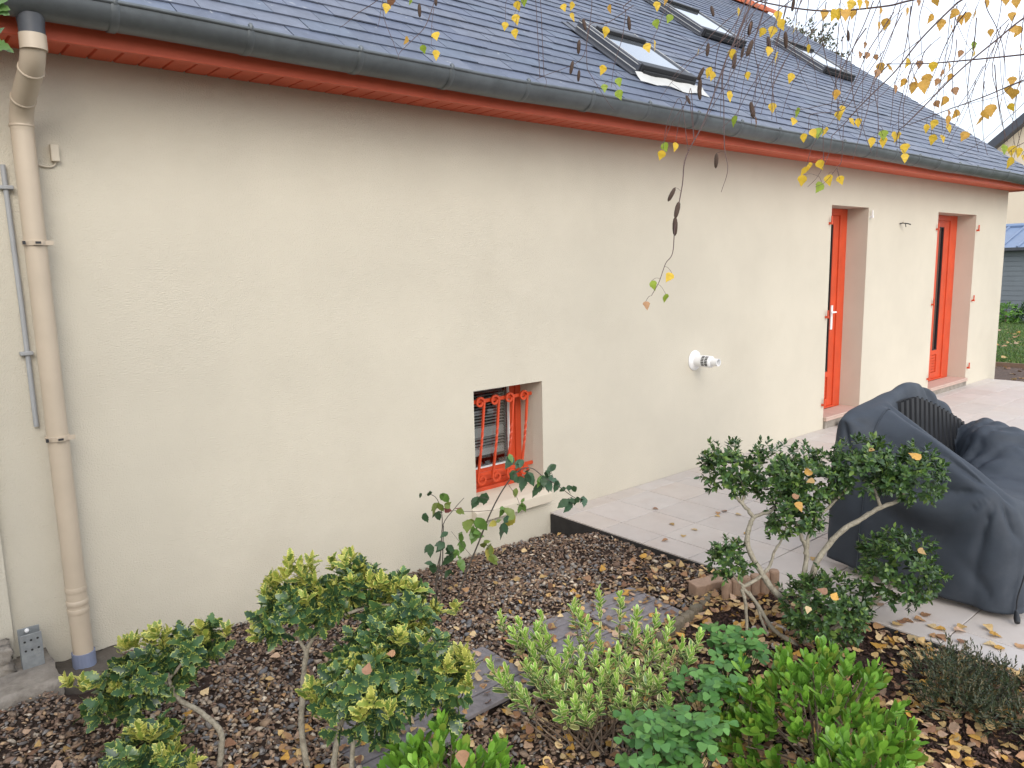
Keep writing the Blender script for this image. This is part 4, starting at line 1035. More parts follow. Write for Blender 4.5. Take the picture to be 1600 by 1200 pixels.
hollyplant('variegated bush on a thin arching stem at the far left of the bed', (345, 1215), 2.75,
    [([(344, 1230), (343, 1197), (345, 1146), (315, 1113), (282, 1095), (267, 1071), (262, 1050)], .0125, .007), ([(272, 1078), (245, 1060), (205, 1078)], .007, .004), ([(265, 1060), (285, 1035), (300, 1010)], .006, .004)],
    [(205, 1072, 46, 30, 0, 46), (250, 1050, 44, 34, .03, 46), (300, 1015, 34, 30, .05, 34), (175, 1108, 22, 24, -.03, 16)], [(228, 1000, .0), (242, 992, 0), (198, 1010, 0), (160, 1060, 0), (320, 985, .05)], 51)
hollyplant('low variegated bush at the bottom edge below the arching one', (232, 1260), 2.5,
    [([(235, 1290), (234, 1240), (230, 1195)], .01, .007)], [(232, 1182, 56, 34, 0, 55)], [(215, 1150, 0), (255, 1150, 0), (275, 1180, -.05)], 53)
hollyplant('tall variegated bush on a straight pale stem with yellow tipped shoots', (485, 1205), 2.75,
    [([(488, 1225), (480, 1196), (471, 1140), (473, 1080), (477, 1030), (480, 1012)], .0125, .009), ([(478, 1018), (466, 995), (455, 960)], .008, .004), ([(479, 1014), (500, 985), (540, 960), (590, 945), (640, 950)], .008, .004)],
    [(452, 965, 38, 36, 0, 48), (490, 940, 34, 28, .02, 30), (560, 925, 44, 32, .05, 50), (625, 950, 48, 32, .05, 52)],
    [(425, 915, 0), (440, 905, 0), (470, 895, 0), (476, 882, 0), (495, 918, 0), (540, 885, .05), (552, 875, .05), (535, 910, .05), (565, 900, .05), (578, 905, .05), (610, 920, .05), (600, 935, .05), (635, 915, .05), (655, 955, .05), (668, 955, .05), (530, 955, .0), (620, 985, 0), (640, 985, 0), (425, 935, 0), (590, 925, 0), (412, 970, 0)], 55, 170)
hollyplant('broad variegated bush with dark leaves hiding the first stepping tile', (530, 1205), 2.5,
    [([(520, 1230), (522, 1190), (530, 1140), (545, 1100), (560, 1075)], .0115, .007), ([(552, 1230), (550, 1190), (556, 1140), (590, 1090)], .010, .006), ([(556, 1100), (610, 1060), (665, 1045)], .008, .004)],
    [(560, 1075, 52, 52, 0, 75), (610, 1040, 44, 44, .05, 56), (665, 1055, 48, 48, .03, 66), (690, 1085, 34, 34, .0, 26), (580, 1010, 40, 30, .1, 34), (575, 1120, 40, 26, -.05, 24)],
    [(495, 1075, 0), (500, 1100, 0), (555, 1040, 0), (545, 1060, -.05), (590, 1030, 0), (700, 1035, 0), (715, 1030, 0), (730, 1045, 0), (620, 1000, .05), (585, 1095, -.1)], 57, 190)

# ---- rose in front of the cellar window
RD = 3.98
RB_ = at(697, 975, RD); RB_[2] = zg(RB_[0], RB_[1])
ro = empty('rose_bush', RB_); tag(ro, 'sparse rose bush with thin dark canes growing in front of the cellar window', 'shrub')
RS = [([(676, 950), (683, 905), (688, 872), (691, 810), (683, 780), (668, 770)], .005, .002), ([(680, 940), (682, 895), (689, 861), (692, 821), (709, 796), (725, 778)], .005, .002),
      ([(686, 975), (691, 889), (693, 821)], .0055, .003), ([(704, 975), (722, 912), (747, 850), (764, 807), (781, 773), (798, 748), (815, 733), (832, 732), (849, 745), (872, 759), (895, 776), (914, 784)], .0065, .002),
      ([(771, 797), (747, 799), (722, 799), (708, 797)], .002, .0015), ([(793, 755), (808, 778), (815, 800)], .002, .001), ([(736, 868), (725, 855), (705, 830)], .002, .001), ([(765, 780), (750, 777), (735, 785)], .002, .001), ([(872, 760), (862, 740), (864, 733)], .002, .001), ([(895, 776), (884, 782), (885, 790)], .002, .001)]
for px_, a, b in RS: branch(ro, MT['rosestem'], px_, RD, (a*.75, b*.8), 'cane', 7, 4)
RCOL = [(.11, .21, .045), (.042, .09, .04), (.05, .11, .06), (.19, .05, .045), (.32, .28, .05), (.15, .20, .04)]
fo = Foliage('rose', MT['greenleaf'], RCOL, 4, 61)
Z = 340/1200
for (a, b, c, s_) in [(340, 490, 0, 1), (350, 550, 3, 1), (415, 548, 3, .9), (280, 550, 5, 1.1), (230, 600, 1, .8), (250, 465, 1, .7), (200, 475, 1, .5), (255, 780, 1, 1), (310, 760, 1, 1), (370, 775, 1, 1.1), (350, 830, 1, 1.2), (430, 860, 0, 1), (460, 640, 5, 1.3), (540, 635, 0, 1.4), (495, 700, 0, 1.2), (525, 690, 0, 1), (650, 670, 2, 1.3), (690, 615, 4, 1.3), (600, 630, 4, .8), (550, 745, 5, 1), (580, 790, 4, 1.1), (605, 830, 5, 1), (500, 515, 1, 1), (555, 495, 1, 1), (690, 295, 2, 1.1), (745, 300, 2, 1), (765, 415, 1, 1.1), (840, 445, 1, 1.2), (810, 385, 2, 1.2), (855, 400, 0, .9), (920, 325, 1, .9), (910, 355, 1, .8), (880, 400, 1, .9), (910, 420, 2, 1), (950, 425, 2, .9), (1020, 450, 1, .8), (1050, 440, 1, .7), (985, 520, 1, 1), (1015, 535, 2, 1.2), (1040, 505, 1, .9), (1085, 490, 1, .8), (1105, 510, 2, .8), (750, 530, 0, .9), (725, 460, 5, .7), (425, 710, 0, .8), (430, 760, 0, .9), (370, 900, 1, .9), (270, 880, 1, 1), (650, 570, 0, .9), (720, 375, 1, 1), (300, 590, 1, .8), (330, 690, 1, .7), (390, 800, 0, .8), (700, 270, 0, .7), (770, 540, 0, .8)]:
    d = np.array([rng.normal(0, .6), rng.normal(0, .3), -.75+rng.normal(0, .3)]); L_ = .077*s_
    dn_ = d/np.linalg.norm(d)
    fo.add(at(600+a*Z, 640+b*Z, RD+rng.normal(0, .03))-dn_*L_*.5, d, -_f*.8+np.array([0, 0, .5])+rng.normal(0, .35, 3), L_, c)
    for q in range(2):
        if s_ > .75:
            d2 = d+rng.normal(0, .9, 3); d2 /= np.linalg.norm(d2)
            fo.add(at(600+a*Z, 640+b*Z, RD+rng.normal(0, .03))-dn_*L_*.45, d2, -_f*.8+np.array([0, 0, .5])+rng.normal(0, .35, 3), L_*rng.uniform(.5, .8), c if c not in (3, 4) else 5)
fo.build(ro, 160)

# ---- small leaved shrub with cream leaf edges
HBp = base_at(935, 1165, -.12); HBp[2] = zg(HBp[0], HBp[1])
hb = empty('cream_edged_shrub', HBp); tag(hb, 'spreading low shrub with whorls of small cream edged leaves', 'shrub')
BC = [(.17, .34, .055), (.22, .42, .06), (.10, .19, .055), (.30, .48, .08), (.26, .27, .10)]
fo = Foliage('hebe', MT['hebe'], BC, 3, 71)
RO = [(340, 310), (450, 340), (590, 310), (545, 380), (790, 240), (830, 290), (950, 165), (1080, 190), (1175, 280), (1290, 320), (1380, 360), (1360, 420), (1560, 430), (960, 460), (1060, 510), (830, 550), (750, 560), (830, 640), (500, 600), (295, 620), (470, 780), (880, 780), (940, 830), (960, 680), (1000, 640), (1080, 800), (1160, 830), (1250, 690), (1310, 700), (1360, 590), (1370, 820), (1400, 1050), (710, 870), (690, 740), (620, 400), (700, 600), (1180, 640), (1120, 600), (880, 350), (1240, 420), (1290, 500), (480, 420), (590, 460), (430, 400), (560, 640), (640, 680), (780, 720), (860, 900), (1000, 560), (920, 560), (760, 480), (1170, 400), (540, 520), (650, 540), (1060, 700), (800, 840), (350, 700), (380, 660), (1500, 540), (1450, 480)]
for i, (a, b) in enumerate(RO):
    px_, py_ = 700+a/4, 900+b/4
    d = float(np.interp(py_, [930, 1190], [3.25, 2.62]))
    P = at(px_, py_, d); Bp = HBp+np.array([rng.normal(0, .05), rng.normal(0, .05), 0])+(P-HBp)*np.array([.35, .35, 0])
    Bp[2] = zg(Bp[0], Bp[1])
    mid = (P*.6+Bp*.4); mid[2] = Bp[2]+(P[2]-Bp[2])*.45
    S = cr_spline([Bp, mid, P], 5)
    MB().tube(S, np.linspace(.0035, .002, len(S)), 5).build('stem', MT['bark2'], hb, smooth=True)
    dv_ = (P-mid)/np.linalg.norm(P-mid)*.6+np.array([0, 0, .8])+rng.normal(0, .15, 3)
    fo.sprig(P-dv_*.02, dv_, .046, 16, .95, .075, .2, kfun=lambda f: int(fo.r.choice([1, 3])) if f > .4 else int(fo.r.choice([0, 2])))
    for q in range(2):
        fo.sprig(P-(P-mid)*(.35+.3*q), dv_+rng.normal(0, .2, 3), .040, 8, 1.15, .06, .3, kfun=lambda f: int(fo.r.choice([2, 4, 0])))
fo.build(hb, 280)

# ---- bright green shrubs
GC = [(.20, .28, .04), (.12, .27, .035), (.15, .32, .034), (.19, .39, .042), (.11, .25, .03), (.24, .44, .055), (.17, .34, .045)]
def greenshrub(label, c, depth, rx, ry, n, seed, nobj=200, L=.062):
    s_ = depth/FPX; P = at(c[0], c[1], depth); B = P.copy(); B[2] = zg(B[0], B[1])
    g_ = empty('green_shrub', B); tag(g_, label, 'shrub', 'bright green leafy shrubs in the foreground')
    f_ = Foliage('shrub', MT['greenleaf'], GC, 3, seed)
    k = 0; RX, RZ = rx*s_, ry*s_
    while k < n:
        u = f_.r.normal(0, 1, 3); u /= np.linalg.norm(u)
        if u[2] < -.1: u[2] *= -1
        rr = f_.r.uniform(.45, 1)**.5
        Q = B+np.array([u[0]*RX*rr, u[1]*RX*rr, max(.02, u[2]*(P[2]-B[2]+RZ)*rr)])
        dd = u*np.array([.8, .8, .3])+np.array([0, 0, .85])
        f_.sprig(Q-np.array([0, 0, .04]), dd, L, 8, .62, .05, .28); k += 1
        if k % 6 == 0:
            S = cr_spline([B+np.array([u[0]*.05, u[1]*.05, 0]), B*.4+Q*.6, Q], 4); MB().tube(S, np.linspace(.004, .002, len(S)), 5).build('stem', MT['bark2'], g_, smooth=True)
    f_.build(g_, nobj)
greenshrub('rounded bright green shrub below the dark cloud pruned bush', (1285, 1085), 2.75, 140, 66, 230, 81)
greenshrub('bright green shrub cut off by the bottom edge at lower right', (1345, 1200), 2.35, 110, 46, 150, 83)
greenshrub('bright green shrub at the bottom edge left of the cream edged shrub', (690, 1195), 2.3, 135, 52, 200, 85)
greenshrub('small tuft of green leaves just left of the rounded green shrub', (1165, 1065), 2.8, 42, 30, 24, 87, 60, .055)

# ---- clover leaved plants
AC = [(.075, .20, .045), (.10, .24, .05), (.06, .165, .04), (.12, .27, .06)]
def cloverplant(label, c, depth, rx, ry, n, seed):
    s_ = depth/FPX; P = at(c[0], c[1], depth); B = P.copy(); B[2] = zg(B[0], B[1])
    g_ = empty('columbine', B); tag(g_, label, 'plant', 'columbine plants with lobed leaves')
    f_ = Foliage('clover', MT['greenleaf'], AC, 3, seed); st = MB()
    for k in range(n):
        a, b = f_.r.normal(0, .5, 2); a, b = np.clip([a, b], -1.1, 1.1)
        Q = at(c[0]+a*rx, c[1]+b*ry, depth+f_.r.normal(0, .06)-b*.12); Q[2] = max(Q[2], B[2]+.03)
        up = np.array([0, 0, 1.])+f_.r.normal(0, .28, 3)-_f*.25
        t0 = f_.r.uniform(0, 6.28)
        for j in range(3):
            an = t0+j*2.094; d = np.array([math.cos(an), math.sin(an), f_.r.normal(0, .1)-.08]); f_.add(Q, d, up, .032*f_.r.uniform(.8, 1.15))
        S = cr_spline([B+np.array([a*.04, b*.04, 0]), (B*.4+Q*.6)+np.array([0, 0, -.02]), Q], 3)
        st.tube(S, .0013, 4)
    o = st.build('leaf_stalks', MT['greenleaf'], g_); tag(o, kind='stuff')
    a_ = o.data.attributes.new('Col', 'FLOAT_COLOR', 'POINT'); a_.data.foreach_set('color', np.tile([.06, .10, .03, 1.], len(o.data.vertices)).astype(np.float32))
    f_.build(g_, 200)
cloverplant('columbine with blue green lobed leaves under the cloud pruned bush', (1148, 1002), 3.15, 42, 34, 60, 91)
cloverplant('columbine with bright lobed leaves at the bottom of the picture', (1055, 1150), 2.55, 75, 45, 120, 93)
cloverplant('columbine tucked between the cream edged shrub and the green shrub', (1112, 1062), 2.85, 50, 28, 55, 95)

# ---- low dark heath like shrub by the terrace
LB = base_at(1525, 1105, -.08)
lo = empty('heath_shrub', LB); tag(lo, 'low dark grey green heath like shrub at the terrace edge', 'shrub')
fo = Foliage('needle', MT['privet'], [(.05, .065, .035), (.035, .05, .028), (.085, .09, .045), (.12, .095, .04), (.045, .07, .03)], 2, 101)
for (a, b, rx, ry, dd, n) in [(1470, 1060, 42, 36, .0, 110), (1525, 1070, 50, 40, .05, 150), (1580, 1085, 50, 40, 0, 140), (1500, 1100, 60, 28, -.1, 120), (1570, 1120, 50, 26, -.15, 110), (1490, 1035, 14, 24, .05, 24)]:
    d = float((LB-CAM)@_f)+dd; s_ = d/FPX; hd(at(a, b, d), rx*s_, rx*s_, ry*s_, n, fo, .022, 14, .7, .07, inner=.2, low=-.6, upb=.6)
fo.build(lo, 0)
st = MB()
for k in range(14):
    Q = LB+np.array([rng.normal(0, .12), rng.normal(0, .12), rng.uniform(.06, .14)]); st = MB().tube(cr_spline([LB+rng.normal(0, .02, 3)*np.array([1, 1, 0]), (LB+Q)/2+rng.normal(0, .02, 3), Q], 3), .003, 5); st.build('stem', MT['bark2'], lo, smooth=True)

# ---- leaves caught in the bushes
for i, (a, b, d, s_, col_, wh) in enumerate([(1264, 744, 3.5, .05, 6, 'on the left pad of the cloud pruned bush'), (1272, 752, 3.5, .04, 0, None), (1244, 786, 3.35, .05, 6, 'on the middle pad of the cloud pruned bush'), (1238, 779, 3.36, .04, 2, None), (1435, 722, 3.45, .06, 6, 'bright on the top right pad of the cloud pruned bush'), (1364, 700, 3.5, .035, 0, None), (1434, 858, 3.3, .04, 0, 'on the lower right pad of the cloud pruned bush'), (1301, 938, 3.15, .045, 6, 'on the lowest front pad of the cloud pruned bush'), (1292, 928, 3.18, .045, 4, None), (1263, 948, 3.15, .035, 5, None), (570, 988, 2.6, .045, 5, 'caught in the broad variegated bush'), (572, 1055, 2.35, .042, 4, None), (618, 1022, 2.4, .03, 2, None), (722, 1172, 2.15, .05, 2, 'caught in the green shrub at the bottom edge')]):
    P = at(a, b, d)
    o = sheet_leaf(P, s_, col_, 700+i, 'caught_leaf', 'yellow brown dead leaf '+wh if wh else 'small dead leaf caught in the foliage of a bush', 'leaf', None if wh else 'dead leaves caught in the bushes')
    q = Vector((-_f*.7+np.array([0, 0, .7]))).to_track_quat('Z', 'Y'); o.rotation_mode = 'QUATERNION'; o.rotation_quaternion = q@Matrix.Rotation(i*1.7, 3, 'Z').to_quaternion()

# ================================================================= BIRCH overhanging from the right
TB = np.array([3.05, -4.75, -.12])
bi = empty('birch_tree', TB); tag(bi, 'birch with thin drooping twigs and yellow autumn leaves hanging from above', 'tree')
trunk = cr_spline([TB, TB+(.05, .03, 1.2), TB+(.12, .0, 2.4), TB+(.1, .08, 3.6), TB+(.2, .05, 5.0), TB+(.25, .1, 6.5)], 6)
MB().tube(trunk, np.linspace(.13, .03, len(trunk)), 12).build('trunk', MT['birchbark'], bi, smooth=True)
def T_at(z): 
    k = int(np.argmin(abs(trunk[:, 2]-z))); return trunk[k]
twl = []      # (points, radii) of twigs, for finding the nearest one
def twig(px, d0, d1, r0, r1, name='twig', n=5, sub=6):
    d = np.linspace(d0, d1, len(px)); P = np.array([at(a, b, k) for (a, b), k in zip(px, d)])
    S = cr_spline(P, sub); rr = np.linspace(r0, r1, len(S)); twl.append(S)
    MB().tube(S, rr, n).build(name, MT['twigm'], bi, smooth=True); return S
def limb(p_end, z0, sag=.3):
    a = T_at(z0); e = np.array(p_end); m_ = (a+e)/2+np.array([0, 0, sag]); S = cr_spline([a, m_, e], 8)
    MB().tube(S, np.linspace(.03, .006, len(S)), 7).build('limb', MT['twigm'], bi, smooth=True)
MAIN = [
 ([(1700, -60), (1560, -30), (1425, 0), (1380, 10), (1287, 17), (1200, 5), (1150, -10)], 2.75, 2.9, .0055, .003),
 ([(1720, 70), (1600, 85), (1500, 95), (1450, 99), (1385, 100)], 2.5, 2.7, .0045, .0018),
 ([(1700, -40), (1600, 28), (1560, 60), (1500, 110), (1440, 170), (1415, 195), (1404, 205), (1400, 228)], 2.5, 2.6, .0045, .0015),
 ([(1700, 90), (1600, 125), (1540, 150), (1480, 172), (1420, 195)], 2.5, 2.75, .0035, .0015),
 ([(1620, -80), (1510, -5), (1490, 10), (1440, 60), (1400, 110), (1370, 140), (1340, 170), (1318, 195), (1300, 212)], 2.7, 2.8, .005, .0015),
 ([(1330, -60), (1250, -10), (1180, 5), (1150, 60), (1130, 105), (1100, 190), (1072, 245), (1066, 290), (1055, 350), (1051, 395), (1040, 412), (1030, 440), (1018, 462)], 2.75, 2.5, .004, .0012),
 ([(1180, -20), (1160, 40), (1131, 105), (1131, 165), (1132, 230), (1137, 265), (1127, 300)], 2.75, 2.6, .003, .0011),
 ([(1390, 98), (1366, 130), (1372, 180), (1370, 245)], 2.7, 2.65, .002, .001),
 ([(1380, 80), (1345, 130), (1320, 170), (1270, 178), (1264, 190), (1263, 208)], 2.75, 2.75, .002, .001),
 ([(1300, 212), (1295, 240), (1278, 275), (1262, 292)], 2.7, 2.65, .0015, .0009), ([(1318, 195), (1315, 250), (1308, 262), (1312, 280)], 2.7, 2.65, .0015, .0009), ([(1308, 262), (1290, 284), (1274, 292)], 2.65, 2.65, .0012, .0008),
 ([(640, -60), (595, -5), (560, 20), (541, 36), (530, 44)], 3.1, 3.1, .0025, .001),
 ([(700, -50), (680, 0), (665, 40), (645, 62), (625, 82), (622, 95)], 3.1, 3.0, .0025, .001),
 ([(598, 0), (600, 28), (613, 62), (622, 86)], 3.1, 3.05, .0018, .001), ([(678, 12), (674, 45), (674, 72)], 3.05, 3.0, .0014, .0008), ([(597, 5), (592, 35), (590, 43)], 3.1, 3.1, .0014, .0008),
 ([(920, -40), (925, 0), (918, 60), (905, 95), (851, 118), (838, 124)], 3.1, 3.1, .002, .001), ([(850, 118), (854, 128), (851, 138)], 3.1, 3.1, .0012, .0008),
 ([(1060, -50), (980, 5), (978, 20), (972, 60), (960, 100), (955, 136)], 3.0, 3.0, .0025, .001), ([(990, 8), (950, 35), (921, 40), (917, 100), (925, 120), (950, 160), (960, 172)], 3.0, 2.95, .002, .0009),
 ([(1075, -30), (1040, 15), (1030, 40), (1020, 60), (1010, 72)], 2.95, 2.95, .0018, .0009), ([(1240, -30), (1215, 60), (1190, 110), (1165, 150), (1150, 178), (1128, 200)], 2.8, 2.8, .002, .001),
 ([(1210, -30), (1180, 60), (1185, 110), (1193, 150), (1197, 166)], 2.8, 2.8, .002, .001), ([(1185, 100), (1180, 150), (1180, 185)], 2.8, 2.8, .0015, .0009), ([(1440, 60), (1380, 110), (1340, 165), (1310, 160), (1245, 172), (1230, 164)], 2.8, 2.9, .0018, .001),
 ([(1560, 60), (1530, 120), (1500, 180), (1480, 215)], 2.5, 2.5, .0018, .0009), ([(1650, 200), (1590, 228), (1575, 240)], 2.4, 2.4, .0018, .0009), ([(1660, 120), (1590, 130), (1560, 150), (1500, 165)], 2.4, 2.5, .0018, .0009),
]
for px_, a, b, r0, r1 in MAIN: twig(px_, a, b, r0*.8, r1*.85, 'branch' if r0 > .0038 else 'twig')
r_ = np.random.default_rng(111)
for k in range(84):
    x = r_.uniform(1140, 1680); y = r_.uniform(-60, 95) if x < 1380 else r_.uniform(-60, 130)
    L_ = r_.uniform(90, 260); an = R(r_.uniform(95, 150)) if k % 3 else R(r_.uniform(85, 105)); n_ = 6; px_ = [(x, y)]
    for j in range(n_):
        x += math.cos(an)*L_/n_; y += math.sin(an)*L_/n_; an += r_.normal(-.05, .14); an += (math.pi/2-an)*.08; px_.append((x, y))
    lim = 250 if px_[-1][0] > 1300 else 200
    px_ = [q for q in px_ if q[1] < lim]
    if len(px_) > 2:
        d = r_.uniform(2.4, 3.3); twig(px_, d, d+r_.normal(0, .1), r_.uniform(.0013, .0023), .0008)
for q in [(1700, -60, 2.75), (1720, 70, 2.5), (1700, -40, 2.5), (1700, 90, 2.5), (1620, -80, 2.7), (1330, -60, 2.75), (1180, -20, 2.75), (640, -60, 3.1), (700, -50, 3.1), (920, -40, 3.1), (1060, -50, 3.0), (1660, 120, 2.4), (1650, 200, 2.4)]:
    limb(at(*q), 3.4 if q[1] < 50 else 2.9, .35)
LEAF = [(806, 11, 0), (819, 4, 3), (804, 32, 0), (804, 54, 0), (879, 14, 0), (895, 11, 0), (891, 29, 0), (952, 15, 1), (1026, 11, 0), (1044, 3, 1), (947, 51, 0), (1024, 39, 3), (1049, 31, 3), (1009, 77, 0), (1022, 72, 0), (944, 111, 0), (944, 139, 3), (965, 130, 3), (965, 150, 3), (1154, 19, 0), (1091, 84, 0), (1144, 85, 0), (1110, 114, 0), (1113, 120, 0), (1141, 150, 0), (1167, 120, 0), (1172, 48, 2), (1195, 52, 0), (1180, 192, 2), (1037, 231, 3), (1036, 243, 0), (1056, 230, 0), (1040, 467, 3), (1050, 435, 0), (1018, 447, 3), (1009, 478, 4), (604, 15, 0), (642, 3, 3), (637, 66, 1), (660, 78, 3), (680, 60, 0), (681, 87, 0), (790, 42, 0), (612, 4, 2), (1150, 190, 3)]
for a, b, c in [(60, 105, 0), (70, 160, 0), (35, 200, 0), (180, 180, 0), (65, 360, 0), (10, 325, 0), (25, 680, 0), (185, 710, 3), (165, 770, 0), (250, 310, 0), (150, 490, 0), (430, 590, 1), (465, 690, 0), (440, 730, 0), (510, 770, 0), (560, 770, 0), (220, 865, 0), (270, 840, 0), (320, 835, 3), (370, 825, 0), (315, 1035, 0), (240, 1075, 0), (265, 1045, 0), (220, 1130, 0), (375, 1130, 0), (445, 1130, 0), (335, 1180, 3), (720, 850, 3), (780, 855, 0), (720, 890, 0), (650, 890, 0), (860, 935, 0), (855, 990, 0), (820, 860, 0), (700, 430, 1), (740, 440, 1), (690, 460, 4), (860, 520, 1), (910, 510, 1), (970, 540, 1), (990, 500, 1), (920, 550, 1), (1120, 640, 1), (1190, 720, 1), (1150, 490, 1), (1065, 515, 4), (880, 400, 0), (950, 405, 4), (1035, 415, 0), (1130, 420, 1), (990, 805, 0), (1050, 780, 0), (1040, 880, 0), (1085, 875, 0), (1120, 810, 0), (1245, 860, 1), (1340, 760, 1), (1390, 690, 1), (1350, 720, 1), (1460, 650, 1), (1510, 680, 0), (1475, 935, 3), (1530, 950, 0), (1570, 960, 0), (1525, 1015, 0), (1585, 1000, 0), (1285, 290, 3), (1290, 340, 0), (1185, 90, 1), (1195, 130, 1), (1250, 110, 1), (1295, 100, 1), (1150, 190, 1), (1030, 120, 1), (1085, 155, 1), (1365, 30, 1), (1550, 20, 1), (1525, 110, 1), (1520, 200, 1), (1580, 200, 1), (1390, 210, 1), (690, 170, 1), (745, 150, 1), (705, 75, 1), (870, 80, 1), (420, 95, 0), (440, 90, 0), (485, 95, 1), (535, 90, 1), (530, 35, 0), (570, 25, 0), (615, 30, 1), (355, 95, 1), (670, 365, 4), (625, 355, 4), (610, 285, 4), (575, 350, 4), (940, 20, 4), (1045, 10, 1), (1490, 15, 1), (1530, 510, 1), (1575, 545, 1), (1500, 575, 1), (1540, 590, 1), (1165, 575, 4), (1045, 660, 4), (1130, 710, 4), (1125, 755, 1), (1575, 330, 1), (1210, 340, 4), (795, 560, 4), (825, 515, 4), (1095, 460, 4)]:
    LEAF.append((1200+a/4, b/4, c))
LCOL = [(.76, .52, .05), (.66, .38, .07), (.22, .105, .05), (.28, .38, .04), (.45, .25, .12)]
fo = Foliage('birch', MT['birchleaf'], LCOL, 6, 121)
allS = np.vstack(twl); ax_, ay_, az_ = proj(allS)
for (a, b, c) in LEAF:
    L_ = fo.r.uniform(.034, .046)*(1.25 if c == 2 else .8 if c == 4 else 1)
    top = (a, b-L_*FPX/2.7*.5)
    dd2 = (ax_-top[0])**2+(ay_-(top[1]-8))**2+np.where(ay_ > top[1]+4, 900, 0); j = int(np.argmin(dd2)); d = float(az_[j])
    P0 = at(*top, d+fo.r.normal(0, .01)); A0 = allS[j]
    if dd2[j] > 26**2 and b > 30:      # too far from any twig: hang it on a fine twiglet of its own
        x_, y_ = top; px_ = [(x_, y_)]
        q = (x_+fo.r.uniform(8, 40), y_-fo.r.uniform(40, 80)); px_ += [((x_+q[0])/2-4, (y_+q[1])/2), q]
        px_.append((ax_[j]*.5+q[0]*.5, min(ay_[j], q[1])-6)); S = cr_spline([at(*w, d) for w in px_]+[allS[j]], 4)
        MB().tube(S, np.linspace(.0007, .0013, len(S)), 4).build('twiglet', MT['twigm'], bi, smooth=True)
    else:
        S = cr_spline([A0, (A0+P0)/2+np.array([0, 0, .006]), P0], 3); MB().tube(S, .0007, 4).build('leaf_stalk', MT['twigm'], bi, smooth=True)
    dv_ = np.array([fo.r.normal(0, .28), fo.r.normal(0, .28), -1.]); nn = -_f+fo.r.normal(0, .55, 3)
    fo.add(P0, dv_, nn, L_, c)
fo.build(bi, 300)
cm = None
for i, (a, b) in enumerate([(911, 42), (905, 122), (895, 108), (982, 38), (905, 75), (1111, 22), (1227, 62), (1107, 80), (1162, 86), (1149, 96), (1094, 135), (1072, 162), (1176, 75), (1241, 10), (1173, 172), (1055, 306), (1061, 328), (1055, 352), (1120, 252), (1100, 118), (655, 18), (680, 2), (1325, 240/4), (1092, 145), (1200, 70), (1175, 45)]):
    if cm is None:
        m_ = MB(); m_.lathe([(.0008, 0), (.0035, -.004), (.0048, -.012), (.0046, -.022), (.0035, -.030), (.001, -.034)], (0, 0, 0), (0, 0, 1), 8); cm = mesh('catkin', m_.v, m_.f, MT['catkin'], smooth=True)
    dd2 = (ax_-a)**2+(ay_-(b-12))**2; j = int(np.argmin(dd2)); d = float(az_[j]); P = at(a, b-13, d)
    o = link('catkin', cm, bi); o.location = Vector(P-TB); o.rotation_euler = (rng.normal(0, .2), rng.normal(0, .2), 0); o.scale = (1, 1, 1)*np.array(rng.uniform(1.3, 1.9))
    MB().tube([P, (P+allS[j])/2+np.array([0, 0, .003]), allS[j]], .0007, 4).build('leaf_stalk', MT['twigm'], bi)
# rest of the crown above the frame
fo = Foliage('birch', MT['birchleaf'], LCOL, 3, 123, 'crown')
for k in range(60):
    a0 = T_at(rng.uniform(3.6, 6.3)); an = rng.uniform(0, 6.28); l_ = rng.uniform(.8, 2.0); e = a0+np.array([math.cos(an)*l_, math.sin(an)*l_, rng.uniform(.1, .9)])
    S = cr_spline([a0, (a0+e)/2+np.array([0, 0, .15]), e, e+np.array([math.cos(an)*.2, math.sin(an)*.2, -.5])], 5)
    a1, b1, z1_ = proj(S)
    if ((z1_ > 0) & (a1 > 0) & (a1 < 1600) & (b1 > -30)).any(): continue
    MB().tube(S, np.linspace(.010, .002, len(S)), 5).build('limb', MT['twigm'], bi, smooth=True)
    for q in range(14):
        P = S[int(rng.integers(5, len(S)))]+rng.normal(0, .07, 3); fo.add(P, (rng.normal(0, .3), rng.normal(0, .3), -1), rng.normal(0, 1, 3), .05)
fo.build(bi, 0)

# ================================================================= EVERGREEN at the left, beside the camera
LT = np.array([-.75, -2.35, -.1])
la = empty('laurel_shrub', LT); tag(la, 'tall evergreen shrub whose leaf tips enter at the top left corner', 'shrub')
fo = Foliage('holly', MT['greenleaf'], [(.08, .17, .045), (.06, .13, .035), (.11, .21, .05)], 3, 131)
for k in range(5):
    e = LT+np.array([rng.normal(0, .3), rng.normal(0, .3), rng.uniform(1.6, 2.6)]); S = cr_spline([LT+rng.normal(0, .05, 3)*np.array([1, 1, 0]), (LT+e)/2+rng.normal(0, .08, 3), e], 6)
    MB().tube(S, np.linspace(.025, .008, len(S)), 7).build('stem', MT['bark2'], la, smooth=True)
n_ = 0
while n_ < 560:
    d = rng.normal(0, 1, 3); d /= np.linalg.norm(d); q = LT+np.array([-.35, -.15, 1.8])+d*np.array([.95, 1.0, 1.4])*rng.uniform(.3, 1)**.45
    a1, b1, z1_ = proj(q)
    if z1_[0] > .1 and a1[0] > -75: continue
    fo.sprig(q, d+np.array([0, 0, .3]), .09, 9, .9, .1); n_ += 1
for (a, b) in [(-20, 8), (-14, 68)]:
    P = at(a, b, 1.35); E_ = LT+np.array([.2, .05, 2.1]); MB().tube(cr_spline([E_, (E_+P)/2+np.array([0, 0, .05]), P], 4), .003, 5).build('twig', MT['bark2'], la)
    d = _r*1.0-_u*.25
    for q in range(3): fo.add(P, d+rng.normal(0, .35, 3), -_f+rng.normal(0, .3, 3)+np.array([0, 0, .4]), .038)
fo.build(la, 20)

